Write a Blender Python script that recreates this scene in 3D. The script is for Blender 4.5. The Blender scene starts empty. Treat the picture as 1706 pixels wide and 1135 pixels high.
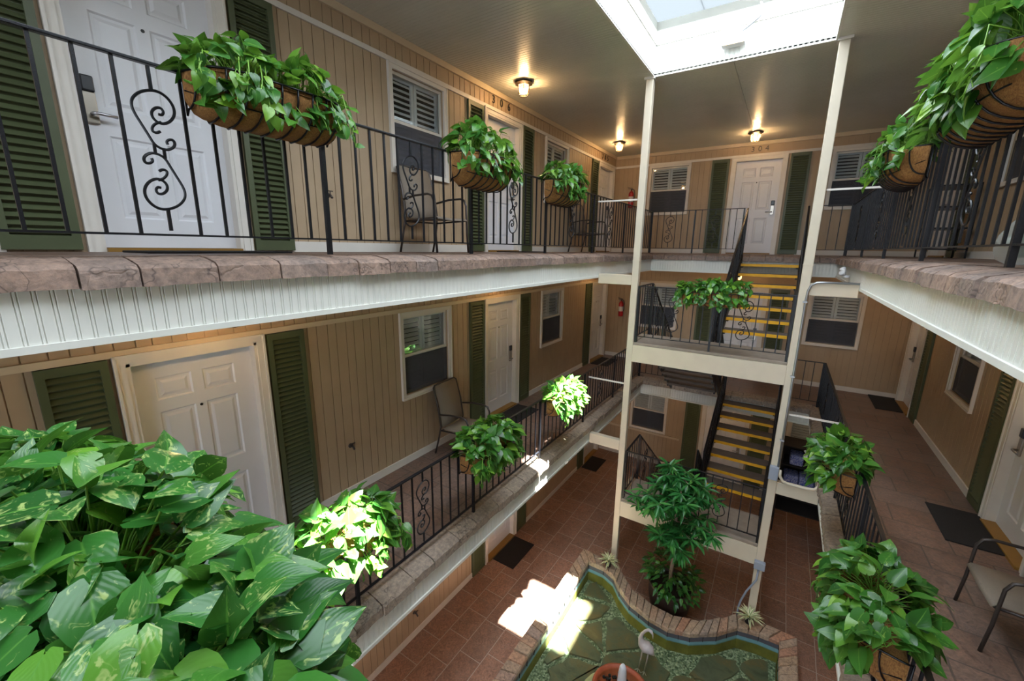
import bpy, math, random
from mathutils import Vector, Matrix
random.seed(7)
PI = math.pi
scn = bpy.context.scene
col = scn.collection

# ------------------------------------------------------------------ materials
def srgb(h):
    h = h.lstrip('#'); o = []
    for i in (0, 2, 4):
        c = int(h[i:i+2], 16)/255
        o.append(c/12.92 if c <= .04045 else ((c+.055)/1.055)**2.4)
    return (*o, 1)
class NT:
    def __init__(s, name):
        s.m = bpy.data.materials.new(name); s.m.use_nodes = True
        s.t = s.m.node_tree; s.n = s.t.nodes
        s.b = s.n['Principled BSDF']; s.out = s.n['Material Output']
    def add(s, ty, **kw):
        nd = s.n.new(ty)
        for k, v in kw.items():
            if k in nd.inputs: nd.inputs[k].default_value = v
            else: setattr(nd, k, v)
        return nd
    def link(s, a, b): s.t.links.new(a, b)
    def coord(s, kind='Object', scale=(1, 1, 1), rot=(0, 0, 0), loc=(0, 0, 0)):
        tc = s.add('ShaderNodeTexCoord'); mp = s.add('ShaderNodeMapping')
        mp.inputs['Scale'].default_value = scale; mp.inputs['Rotation'].default_value = rot
        mp.inputs['Location'].default_value = loc
        s.link(tc.outputs[kind], mp.inputs['Vector']); return mp.outputs['Vector']
    def world(s, scale=(1, 1, 1)):
        g = s.add('ShaderNodeNewGeometry'); mp = s.add('ShaderNodeMapping')
        mp.inputs['Scale'].default_value = scale
        s.link(g.outputs['Position'], mp.inputs['Vector']); return mp.outputs['Vector']
    def noise(s, vec, scale, detail=4, rough=.55, dist=0):
        n = s.add('ShaderNodeTexNoise'); n.inputs['Scale'].default_value = scale
        n.inputs['Detail'].default_value = detail; n.inputs['Roughness'].default_value = rough
        n.inputs['Distortion'].default_value = dist
        if vec is not None: s.link(vec, n.inputs['Vector'])
        return n
    def ramp(s, fac, stops):
        r = s.add('ShaderNodeValToRGB'); e = r.color_ramp.elements
        while len(e) < len(stops): e.new(.5)
        for i, (p, c) in enumerate(stops): e[i].position = p; e[i].color = c if len(c) == 4 else (*c, 1)
        s.link(fac, r.inputs['Fac']); return r.outputs['Color']
    def mix(s, fac, a, b, mode='MIX'):
        m = s.add('ShaderNodeMix', data_type='RGBA', blend_type=mode)
        for val, inp in ((fac, m.inputs[0]), (a, m.inputs[6]), (b, m.inputs[7])):
            if hasattr(val, 'links'): s.link(val, inp)
            else: inp.default_value = val
        return m.outputs[2]
    def bump(s, h, strength=.3, dist=.01):
        b = s.add('ShaderNodeBump'); b.inputs['Strength'].default_value = strength
        b.inputs['Distance'].default_value = dist
        s.link(h, b.inputs['Height']); s.link(b.outputs['Normal'], s.b.inputs['Normal']); return b
M = {}
def simple(name, c, rough=.5, metal=0, spec=.5, var=.0, vs=6, bump=0, bs=60, coat=0):
    t = NT(name); c = srgb(c) if isinstance(c, str) else c
    t.b.inputs['Base Color'].default_value = c
    t.b.inputs['Roughness'].default_value = rough; t.b.inputs['Metallic'].default_value = metal
    t.b.inputs['Specular IOR Level'].default_value = spec
    t.b.inputs['Coat Weight'].default_value = coat
    v = t.coord()
    if var:
        n = t.noise(v, vs)
        lo = tuple(x*(1-var) for x in c[:3])+(1,); hi = tuple(min(1, x*(1+var)) for x in c[:3])+(1,)
        t.link(t.ramp(n.outputs['Fac'], [(.3, lo), (.7, hi)]), t.b.inputs['Base Color'])
    if bump:
        n2 = t.noise(v, bs, 3); t.bump(n2.outputs['Fac'], bump, .004)
    M[name] = t.m; return t
simple('siding', '#ad967a', .55, var=.05, vs=3, bump=.15, bs=40)
simple('siding_trim', '#c9b79c', .5, var=.03)
simple('white_trim', '#d8d2ca', .45, var=.04, vs=5)
simple('door_white', '#d9d9de', .35, var=.02)
simple('fascia', '#d9d9d2', .4, var=.04, vs=4)
simple('soffit', '#cac6ba', .33, var=.04, vs=2)
simple('soffit_low', '#c6bcaa', .5, var=.04, vs=2)
simple('beam', '#c8bca8', .5, var=.04, vs=5, bump=.1)
simple('shutter', '#4c5439', .45, var=.1, vs=4)
simple('interior', '#1b1b1e', .9)  # dark colour stands in for the shade of rooms behind the windows
simple('black_metal', '#1a1b20', .33, metal=.3, bump=.35, bs=160)
simple('wire', '#15151a', .3, metal=.4)
simple('concrete', '#8d8073', .8, var=.12, vs=8, bump=.3, bs=30)
simple('tread', '#5c534e', .75, var=.15, vs=10, bump=.4, bs=80)
simple('yellow', '#e0a512', .55, var=.1, vs=12)
simple('threshold', '#8a6528', .45, var=.08)
simple('mat', '#1d1b1c', .95, var=.3, vs=60, bump=.9, bs=180)
simple('chair_metal', '#4a4340', .35, metal=.5)
simple('sling', '#83776a', .75, var=.06, vs=90)
simple('red', '#b3161c', .3, coat=.4)
simple('label', '#ded6d0', .5)
simple('bronze', '#3a2b1c', .4, metal=.6)
simple('steel', '#b9bbc0', .28, metal=1)
simple('brass_steel', '#a39b92', .3, metal=1)
simple('lock_black', '#23252c', .3)
simple('pipe', '#9b9da0', .35, metal=.7)
simple('grey_box', '#8f97a6', .5)
simple('white_plastic', '#dddddf', .4)
simple('louver', '#d3d6da', .45)
simple('pot_dark', '#3a2d27', .45, var=.2, vs=9)
simple('pot_black', '#17161a', .5)
simple('soil', '#2b1d13', .95, var=.4, vs=40, bump=1, bs=80)
simple('bark', '#8a7565', .8, var=.25, vs=25, bump=.5, bs=60)
simple('stem', '#6f9a37', .5)
simple('heron', '#b9b0b0', .45, var=.12, vs=20, bump=.2)
simple('terracotta', '#9c4a2a', .5, var=.2, vs=12, bump=.2)
simple('ring_stone', '#a9a68a', .8, var=.25, vs=12, bump=.4)
simple('numeral', '#14110e', .4)
simple('gap_dark', '#221d1a', .95)
simple('tile_band', '#58555c', .35, var=.12, vs=6)
simple('blue_band', '#6f9aa3', .5, var=.12, vs=6)
simple('pool_wall', '#7d7836', .6, var=.3, vs=5, bump=.1)
t = NT('flagstone'); n = t.noise(t.world(), 2.6, 6, .65, 1.2)
t.link(t.ramp(n.outputs['Fac'], [(.3, srgb('#3f4538')), (.45, srgb('#5d6150')), (.6, srgb('#6e6045')), (.75, srgb('#8a7c5c'))]), t.b.inputs['Base Color'])
n2 = t.noise(t.world(), 20, 5); t.bump(n2.outputs['Fac'], .5, .01); M['flagstone'] = t.m

def coir():
    t = NT('coir'); v = t.coord()
    n = t.noise(v, 26, 8, .75, 1.5); n2 = t.noise(t.coord(scale=(1, 1, .25)), 190, 3, .7)
    a = t.ramp(n.outputs['Fac'], [(.25, srgb('#4a2b12')), (.5, srgb('#825428')), (.78, srgb('#a87c48'))])
    t.link(t.mix(.35, a, t.ramp(n2.outputs['Fac'], [(.3, srgb('#4a2a10')), (.7, srgb('#c89858'))])), t.b.inputs['Base Color'])
    t.b.inputs['Roughness'].default_value = .95
    t.bump(n2.outputs['Fac'], .8, .008); M['coir'] = t.m
coir()
def stone_mat(name, cols, scale=3.2):
    t = NT(name); g = t.world()
    at = t.add('ShaderNodeAttribute', attribute_name='rnd')
    n = t.noise(g, scale, 6, .6, .8); n2 = t.noise(g, 28, 5, .7)
    base = t.ramp(at.outputs['Fac'], [(i/(len(cols)-1), srgb(c)) for i, c in enumerate(cols)])
    c2 = t.mix(.55, base, t.ramp(n.outputs['Fac'], [(.3, srgb(cols[0])), (.7, srgb(cols[-1]))]))
    c3 = t.mix(.7, c2, t.ramp(n2.outputs['Fac'], [(.3, (.22, .2, .2)), (.5, (.48, .47, .46)), (.72, (.8, .74, .68))]), 'OVERLAY')
    wv = t.add('ShaderNodeTexVoronoi', feature='DISTANCE_TO_EDGE'); wv.inputs['Scale'].default_value = 2.3
    n7 = t.noise(g, 5, 3); t.link(t.mix(.4, g, n7.outputs['Color']), wv.inputs['Vector'])
    c3 = t.mix(t.ramp(wv.outputs['Distance'], [(0, (.7, .7, .7)), (.012, (0, 0, 0))]), c3, srgb('#3f3532'))
    t.link(c3, t.b.inputs['Base Color']); t.b.inputs['Roughness'].default_value = .75
    vo = t.add('ShaderNodeTexVoronoi', feature='DISTANCE_TO_EDGE'); vo.inputs['Scale'].default_value = 3.5
    d = t.noise(g, 4, 3); t.link(t.mix(.5, g, d.outputs['Color']), vo.inputs['Vector'])
    r = t.ramp(vo.outputs['Distance'], [(0, (0, 0, 0)), (.03, (1, 1, 1))])
    h = t.mix(.75, r, n2.outputs['Fac']); t.bump(h, .7, .012); M[name] = t.m
stone_mat('edge_stone', ['#665750', '#8f7a6e', '#77706e', '#a58a7a'])
stone_mat('edge_stone_low', ['#82766b', '#948679', '#8a7c74', '#9c8c7c'])
stone_mat('coping', ['#8a7a6c', '#bd9f7c', '#9a8f8a', '#b5704a', '#b8a68c', '#a08874'], 6)
def paver(name, c1, c2, c3, mortar, bw, rh, rot=0, ms=.008, off=.5):
    t = NT(name); g = t.world()
    mp = t.add('ShaderNodeMapping'); mp.inputs['Rotation'].default_value = (0, 0, rot)
    t.link(g, mp.inputs['Vector']); v = mp.outputs['Vector']
    w = t.noise(v, 1.3, 2); vv = t.mix(.02, v, w.outputs['Color'])
    b = t.add('ShaderNodeTexBrick'); b.offset = off; b.offset_frequency = 2; b.squash = 1.35; b.squash_frequency = 3
    t.link(vv, b.inputs['Vector'])
    for k, val in (('Color1', (0, 0, 0, 1)), ('Color2', (1, 1, 1, 1)), ('Mortar', (0, 0, 0, 1)), ('Scale', 1), ('Mortar Size', ms),
                   ('Mortar Smooth', .2), ('Brick Width', bw), ('Row Height', rh), ('Bias', 0)): b.inputs[k].default_value = val
    n = t.noise(v, 3, 6, .65, 1); n2 = t.noise(v, 16, 6, .7, 2)
    cc = t.ramp(b.outputs['Color'], [(0, srgb(c1)), (.5, srgb(c2)), (1, srgb(c3))])
    cc = t.mix(.45, cc, t.ramp(n.outputs['Fac'], [(.3, srgb(c3)), (.5, srgb(c2)), (.7, srgb(c1))]))
    cc = t.mix(.75, cc, t.ramp(n2.outputs['Fac'], [(.32, (.2, .18, .18)), (.5, (.45, .45, .45)), (.68, (.78, .72, .66))]), 'OVERLAY')
    n5 = t.noise(v, .9, 3, .6); cc = t.mix(.35, cc, t.ramp(n5.outputs['Fac'], [(.35, (.35, .34, .36)), (.65, (.66, .58, .52))]), 'OVERLAY')
    wv = t.add('ShaderNodeTexVoronoi', feature='DISTANCE_TO_EDGE'); wv.inputs['Scale'].default_value = 4.2
    t.link(t.mix(.35, v, n2.outputs['Color']), wv.inputs['Vector'])
    cc = t.mix(t.ramp(wv.outputs['Distance'], [(0, (.55, .55, .55)), (.018, (0, 0, 0))]), cc, srgb(mortar))
    cc = t.mix(b.outputs['Fac'], cc, srgb(mortar))
    t.link(cc, t.b.inputs['Base Color']); t.b.inputs['Roughness'].default_value = .5
    t.link(t.ramp(n2.outputs['Fac'], [(.3, (.32, .32, .32)), (.7, (.6, .6, .6))]), t.b.inputs['Roughness'])
    vo = t.add('ShaderNodeTexVoronoi', feature='DISTANCE_TO_EDGE'); vo.inputs['Scale'].default_value = 3
    t.link(t.mix(.25, v, n.outputs['Color']), vo.inputs['Vector'])
    h1 = t.ramp(vo.outputs['Distance'], [(0, (0, 0, 0)), (.04, (1, 1, 1))])
    h = t.mix(.6, h1, n2.outputs['Fac']); h = t.mix(b.outputs['Fac'], h, (0, 0, 0, 1))
    t.bump(h, .55, .012); M[name] = t.m
paver('paver_ground', '#755a4d', '#977463', '#83695c', '#aa9d92', .46, .36, PI/2, .006)
paver('paver_upper', '#695348', '#7d665a', '#746963', '#5b4e47', .5, .38, 0, .008)
def pebbles():
    t = NT('pebbles'); g = t.world()
    vo = t.add('ShaderNodeTexVoronoi'); vo.inputs['Scale'].default_value = 42; t.link(g, vo.inputs['Vector'])
    t.link(t.ramp(vo.outputs['Color'], [(.1, srgb('#4f5f4c')), (.5, srgb('#7f8f76')), (.9, srgb('#b9c2ac'))]), t.b.inputs['Base Color'])
    inv = t.ramp(vo.outputs['Distance'], [(0, (1, 1, 1)), (.6, (0, 0, 0))]); t.bump(inv, 1, .02)
    t.b.inputs['Roughness'].default_value = .6; M['pebbles'] = t.m
pebbles()
def glass(name, tint, rough, refl=1.45, alpha=None):
    t = NT(name); t.n.remove(t.b)
    tr = t.add('ShaderNodeBsdfTransparent'); tr.inputs['Color'].default_value = tint
    gl = t.add('ShaderNodeBsdfGlossy'); gl.inputs['Roughness'].default_value = rough
    fr = t.add('ShaderNodeFresnel'); ge = t.add('ShaderNodeNewGeometry'); mr = t.add('ShaderNodeMapRange')
    mr.inputs['To Min'].default_value = refl; mr.inputs['To Max'].default_value = 1/refl
    t.link(ge.outputs['Backfacing'], mr.inputs['Value']); t.link(mr.outputs[0], fr.inputs['IOR'])
    mx = t.add('ShaderNodeMixShader'); t.link(fr.outputs[0], mx.inputs[0]); t.link(tr.outputs[0], mx.inputs[1]); t.link(gl.outputs[0], mx.inputs[2])
    t.link(mx.outputs[0], t.out.inputs['Surface']); M[name] = t.m; return t, gl, fr
glass('glass', (.93, .96, .97, 1), .02, 1.6)
t, gl, fr = glass('water', (.86, .9, .8, 1), .03, 1.33)
nn = t.noise(t.world(), 5, 3); bb = t.add('ShaderNodeBump'); bb.inputs['Strength'].default_value = .25; bb.inputs['Distance'].default_value = .02
t.link(nn.outputs['Fac'], bb.inputs['Height']); t.link(bb.outputs[0], gl.inputs['Normal']); t.link(bb.outputs[0], fr.inputs['Normal'])
def screen_mat():
    t = NT('screen'); t.b.inputs['Base Color'].default_value = srgb('#4b4e58'); t.b.inputs['Roughness'].default_value = .7
    t.b.inputs['Alpha'].default_value = .62; M['screen'] = t.m
screen_mat()
def translucent(name, c, tfac, emit=None, es=0):
    t = NT(name); t.n.remove(t.b)
    a = t.add('ShaderNodeBsdfTransparent'); b = t.add('ShaderNodeBsdfTranslucent'); b.inputs[0].default_value = c
    mx = t.add('ShaderNodeMixShader'); mx.inputs[0].default_value = tfac
    t.link(a.outputs[0], mx.inputs[1]); t.link(b.outputs[0], mx.inputs[2]); o = mx.outputs[0]
    if emit:
        e = t.add('ShaderNodeEmission'); e.inputs[0].default_value = emit; e.inputs[1].default_value = es
        ad = t.add('ShaderNodeAddShader'); t.link(o, ad.inputs[0]); t.link(e.outputs[0], ad.inputs[1]); o = ad.outputs[0]
    t.link(o, t.out.inputs['Surface']); M[name] = t.m
translucent('frosted', (.08, .09, .10, 1), .97)
translucent('plastic_bag', (.75, .8, .78, 1), .35)
translucent('lamp_glass', (1, .85, .6, 1), .12, (1, .55, .2, 1), .9)
def emit(name, c, s):
    t = NT(name); t.n.remove(t.b); e = t.add('ShaderNodeEmission'); e.inputs[0].default_value = c; e.inputs[1].default_value = s
    t.link(e.outputs[0], t.out.inputs['Surface']); M[name] = t.m
emit('bulb', (1, .66, .33, 1), 30)
def water_jet():
    t = NT('water_foam'); t.b.inputs['Base Color'].default_value = (.85, .87, .92, 1); t.b.inputs['Roughness'].default_value = .15
    t.b.inputs['Transmission Weight'].default_value = .3
    n = t.noise(t.coord(scale=(1, 1, .3)), 60, 4); t.bump(n.outputs['Fac'], .8, .01); M['water_foam'] = t.m
water_jet()
def bag_fill():
    t = NT('bag_fill'); v = t.coord(); n = t.noise(v, 14, 4, .6, 1.5)
    t.link(t.ramp(n.outputs['Fac'], [(.35, srgb('#5f8f80')), (.5, srgb('#c9d2cc')), (.62, srgb('#d8c8cc')), (.72, srgb('#7fa05a'))]), t.b.inputs['Base Color'])
    M['bag_fill'] = t.m
bag_fill()
def towel():
    t = NT('towel'); v = t.coord(); n = t.noise(v, 22, 2, .5, 2.5)
    t.link(t.ramp(n.outputs['Fac'], [(.42, srgb('#2c3f86')), (.5, srgb('#c9cbe0')), (.58, srgb('#33489c'))]), t.b.inputs['Base Color'])
    t.b.inputs['Roughness'].default_value = .9; t.bump(n.outputs['Fac'], .5, .01); M['towel'] = t.m
towel()
def leaf_mat(name, dark, mid, light, vein, fleck, trans=.28, rough=.3, stripe=False, fl=.7):
    t = NT(name)
    uv = t.add('ShaderNodeUVMap', uv_map='leaf'); rn = t.add('ShaderNodeUVMap', uv_map='rnd')
    sx = t.add('ShaderNodeSeparateXYZ'); t.link(rn.outputs[0], sx.inputs[0])
    su = t.add('ShaderNodeSeparateXYZ'); t.link(uv.outputs[0], su.inputs[0])
    base = t.ramp(sx.outputs['X'], [(0, srgb(dark)), (.55, srgb(mid)), (1, srgb(light))])
    ab = t.add('ShaderNodeMath', operation='ABSOLUTE'); sb = t.add('ShaderNodeMath', operation='SUBTRACT'); sb.inputs[1].default_value = .5
    t.link(su.outputs['X'], sb.inputs[0]); t.link(sb.outputs[0], ab.inputs[0])
    if stripe:
        c = t.mix(t.ramp(ab.outputs[0], [(.14, (0, 0, 0)), (.2, (1, 1, 1))]), base, srgb(vein))
    else:
        veinf = t.ramp(ab.outputs[0], [(0, (1, 1, 1)), (.035, (0, 0, 0))])
        mm = t.add('ShaderNodeMix', data_type='VECTOR'); mm.inputs[0].default_value = .5
        ad = t.add('ShaderNodeVectorMath', operation='MULTIPLY_ADD'); ad.inputs[1].default_value = (9, 9, 9)
        t.link(rn.outputs[0], ad.inputs[0]); t.link(uv.outputs[0], ad.inputs[2])
        n = t.noise(ad.outputs[0], 5, 3, .6, 1); n.inputs['Scale'].default_value = 4.5
        th = t.add('ShaderNodeMath', operation='MULTIPLY_ADD'); th.inputs[1].default_value = .16; th.inputs[2].default_value = 0
        t.link(sx.outputs['Y'], th.inputs[0])
        s2 = t.add('ShaderNodeMath', operation='ADD'); t.link(n.outputs['Fac'], s2.inputs[0]); t.link(th.outputs[0], s2.inputs[1])
        ff = t.ramp(s2.outputs[0], [(fl, (0, 0, 0)), (fl+.09, (1, 1, 1))])
        c = t.mix(ff, base, srgb(fleck)); c = t.mix(veinf, c, srgb(vein))
        wv = t.noise(ad.outputs[0], 2, 1)
        wave = t.add('ShaderNodeMath', operation='SINE'); ml = t.add('ShaderNodeMath', operation='MULTIPLY_ADD')
        ml.inputs[1].default_value = -1.2
        mu = t.add('ShaderNodeMath', operation='MULTIPLY'); mu.inputs[1].default_value = 1.0
        t.link(ab.outputs[0], ml.inputs[0]); t.link(su.outputs['Y'], ml.inputs[2])
        m3 = t.add('ShaderNodeMath', operation='MULTIPLY'); m3.inputs[1].default_value = 42
        t.link(ml.outputs[0], m3.inputs[0]); t.link(m3.outputs[0], wave.inputs[0])
        t.bump(wave.outputs[0], .05, .002)
    t.link(c, t.b.inputs['Base Color']); t.b.inputs['Roughness'].default_value = rough
    t.b.inputs['Specular IOR Level'].default_value = .5
    tl = t.add('ShaderNodeBsdfTranslucent'); mx = t.add('ShaderNodeMixShader'); mx.inputs[0].default_value = trans
    t.link(t.mix(.45, c, srgb(light)), tl.inputs[0])
    t.link(t.b.outputs[0], mx.inputs[1]); t.link(tl.outputs[0], mx.inputs[2]); t.link(mx.outputs[0], t.out.inputs['Surface'])
    M[name] = t.m
leaf_mat('pothos', '#245420', '#40782c', '#86b23a', '#6a9a40', '#93ae50', fl=.74)
leaf_mat('pothos_near', '#1f5224', '#3a7a30', '#72aa38', '#5f9a40', '#a9c070', .25, .28, fl=.68)
leaf_mat('tree_leaf', '#1f5a2c', '#33793a', '#5c9c48', '#66a050', '#5c9c48', .2, .28)
leaf_mat('dark_leaf', '#1c4a22', '#2e6a2c', '#6a9a38', '#4f8a3c', '#a8a040', .2, .3)
leaf_mat('striped_leaf', '#55753a', '#6c8a45', '#7f9a50', '#e6e3bc', '#e6e3bc', .2, .4, True)

# ------------------------------------------------------------------ mesh helpers
def base_loc(p):
    v = Vector((0, 0, 0))
    while p is not None: v += p.location; p = p.parent
    return v
class MB:
    def __init__(s): s.v = []; s.f = []; s.mi = []; s.r = []
    def face(s, idx, m=0): s.f.append(tuple(idx)); s.mi.append(m)
    def quad(s, a, b, c, d, m=0):
        i = len(s.v); s.v += [tuple(a), tuple(b), tuple(c), tuple(d)]; s.face((i, i+1, i+2, i+3), m)
    def box(s, x0, x1, y0, y1, z0, z1, m=0):
        x0, x1 = sorted((x0, x1)); y0, y1 = sorted((y0, y1)); z0, z1 = sorted((z0, z1))
        i = len(s.v)
        s.v += [(x0, y0, z0), (x1, y0, z0), (x1, y1, z0), (x0, y1, z0), (x0, y0, z1), (x1, y0, z1), (x1, y1, z1), (x0, y1, z1)]
        for q in ((0, 3, 2, 1), (4, 5, 6, 7), (0, 1, 5, 4), (1, 2, 6, 5), (2, 3, 7, 6), (3, 0, 4, 7)): s.face([i+k for k in q], m)
        return s
    def bar(s, a, b, w, h, up=(0, 0, 1), m=0):
        a = Vector(a); b = Vector(b); d = (b-a).normalized(); up = Vector(up)
        sd = d.cross(up)
        if sd.length < 1e-5: sd = d.cross(Vector((0, 1, 0)))
        sd.normalize(); u = sd.cross(d).normalized(); i = len(s.v)
        for p in (a, b):
            for (q, r) in ((-1, -1), (1, -1), (1, 1), (-1, 1)): s.v.append(tuple(p+sd*q*w/2+u*r*h/2))
        for q in ((3, 2, 1, 0), (4, 5, 6, 7), (0, 1, 5, 4), (1, 2, 6, 5), (2, 3, 7, 6), (3, 0, 4, 7)): s.face([i+k for k in q], m)
        return s
    def tube(s, pts, r, n=8, m=0, cap=True, closed=False):
        pts = [Vector(p) for p in pts]; N = len(pts); rr = r if isinstance(r, (list, tuple)) else [r]*N
        i0 = len(s.v); ref = None
        for k in range(N):
            if closed: d = pts[(k+1) % N]-pts[k-1]
            else: d = pts[min(k+1, N-1)]-pts[max(k-1, 0)]
            if d.length < 1e-9: d = Vector((0, 0, 1))
            d.normalize()
            if ref is None: ref = d.orthogonal().normalized()
            ref = ref-d*ref.dot(d)
            if ref.length < 1e-6: ref = d.orthogonal()
            ref.normalize(); b = d.cross(ref)
            for j in range(n):
                a = 2*PI*j/n; s.v.append(tuple(pts[k]+(ref*math.cos(a)+b*math.sin(a))*rr[k]))
        for k in range(N if closed else N-1):
            for j in range(n):
                a = i0+k*n+j; b_ = i0+k*n+(j+1) % n; k2 = (k+1) % N
                s.face((a, b_, i0+k2*n+(j+1) % n, i0+k2*n+j), m)
        if cap and not closed:
            s.face([i0+j for j in range(n)][::-1], m); s.face([i0+(N-1)*n+j for j in range(n)], m)
        return s
    def lathe(s, prof, n=24, c=(0, 0, 0), m=0, capb=True, capt=False, ph=0):
        i0 = len(s.v)
        for (r, z) in prof:
            for j in range(n):
                a = 2*PI*j/n+ph; s.v.append((c[0]+r*math.cos(a), c[1]+r*math.sin(a), c[2]+z))
        for k in range(len(prof)-1):
            for j in range(n):
                s.face((i0+k*n+j, i0+k*n+(j+1) % n, i0+(k+1)*n+(j+1) % n, i0+(k+1)*n+j), m)
        if capb: s.face([i0+j for j in range(n)][::-1], m)
        if capt: s.face([i0+(len(prof)-1)*n+j for j in range(n)], m)
        return s
    def sphere(s, c, rx, ry=None, rz=None, n=12, k=8, m=0):
        ry = ry or rx; rz = rz or rx; i0 = len(s.v)
        s.v.append((c[0], c[1], c[2]-rz))
        for a in range(1, k):
            t = -PI/2+PI*a/k
            for j in range(n):
                p = 2*PI*j/n; s.v.append((c[0]+rx*math.cos(t)*math.cos(p), c[1]+ry*math.cos(t)*math.sin(p), c[2]+rz*math.sin(t)))
        s.v.append((c[0], c[1], c[2]+rz)); e = len(s.v)-1
        for j in range(n):
            s.face((i0, i0+1+(j+1) % n, i0+1+j), m); s.face((e, i0+1+(k-2)*n+j, i0+1+(k-2)*n+(j+1) % n), m)
            for a in range(k-2): s.face((i0+1+a*n+j, i0+1+a*n+(j+1) % n, i0+1+(a+1)*n+(j+1) % n, i0+1+(a+1)*n+j), m)
        return s
    def build(s, name, mats, parent=None, smooth=False, bevel=0, label=None, angle=None):
        me = bpy.data.meshes.new(name); b = base_loc(parent)
        me.from_pydata([(x-b.x, y-b.y, z-b.z) for x, y, z in s.v], [], s.f)
        mats = mats if isinstance(mats, (list, tuple)) else [mats]
        for q in mats: me.materials.append(M[q])
        if len(mats) > 1: me.polygons.foreach_set('material_index', s.mi)
        if smooth: me.polygons.foreach_set('use_smooth', [True]*len(s.f))
        if s.r:
            a = me.attributes.new('rnd', 'FLOAT', 'FACE'); a.data.foreach_set('value', (s.r+[0]*len(s.f))[:len(s.f)])
        me.update()
        o = bpy.data.objects.new(name, me); col.objects.link(o)
        if parent is not None: o.parent = parent
        if bevel:
            md = o.modifiers.new('bevel', 'BEVEL'); md.width = bevel; md.segments = 2; md.limit_method = 'ANGLE'
        if label: o['label'] = label
        return o
def B(*a, m=0): return MB().box(*a, m=m)
def empty(name, loc=(0, 0, 0), rz=0, parent=None):
    o = bpy.data.objects.new(name, None); col.objects.link(o); o.location = loc; o.rotation_euler = (0, 0, rz)
    o.empty_display_size = .1
    if parent is not None: o.parent = parent
    return o
def tag(o, label, cat=None, group=None, kind=None):
    o['label'] = label
    if cat: o['category'] = cat
    if group: o['group'] = group
    if kind: o['kind'] = kind
    return o
def struct(o, label=None):
    o['kind'] = 'structure'
    if label: o['label'] = label
    return o
KIDS = {}
def copy_tree(o, loc=None, rz=None, parent=None):
    c = o.copy(); col.objects.link(c)
    if parent is not None: c.parent = parent
    if loc is not None: c.location = loc
    if rz is not None: c.rotation_euler = (0, 0, rz)
    for ch in list(o.children): copy_tree(ch, parent=c)
    return c

# ------------------------------------------------------------------ dimensions (metres; camera height is z = 0)
XL, XR, YB, YN = -4.05, 2.23, 11.1, -4.2         # walls
F = [-5.82, -2.92, -.06]                          # floor levels
CE = [-3.28, -.42, 2.34]                          # ceilings
VX0, VX1, VY0, VY1 = -2.52, .77, -2.5, 9.5        # edges of the open court
LV = ['ground floor', 'middle floor', 'top floor']
SX0, SX1, SY0, SY1 = -1.87, .15, -.6, 6.4         # skylight well

# ------------------------------------------------------------------ walls with real grooves and openings
OPEN = {'L': [[], [], []], 'B': [[], [], []], 'R': [[], [], []]}
DW, DH = .93, 2.04
Ldoors = [1.39, 5.92, 10.44]; Lwins = [4.07, 7.78]
Bdoors = [-.8]; Bwins = [-2.68, .98]
Rdoors = [5.9, 10.44]; Rwins = [4.07, 7.9]
WW, WH, WZ = .86, 1.06, .98
for k in range(3):
    for y in Ldoors: OPEN['L'][k].append((y-DW/2, y+DW/2, F[k], F[k]+DH))
    if k > 0:
        for y in Lwins: OPEN['L'][k].append((y-WW/2, y+WW/2, F[k]+WZ, F[k]+WZ+WH))
    for x in Bdoors: OPEN['B'][k].append((x-DW/2, x+DW/2, F[k], F[k]+DH))
    for x in Bwins: OPEN['B'][k].append((x-WW/2, x+WW/2, F[k]+WZ, F[k]+WZ+WH))
    for y in Rdoors: OPEN['R'][k].append((y-DW/2, y+DW/2, F[k], F[k]+DH))
    if k > 0:
        for y in Rwins: OPEN['R'][k].append((y-WW/2, y+WW/2, F[k]+WZ, F[k]+WZ+WH))
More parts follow.
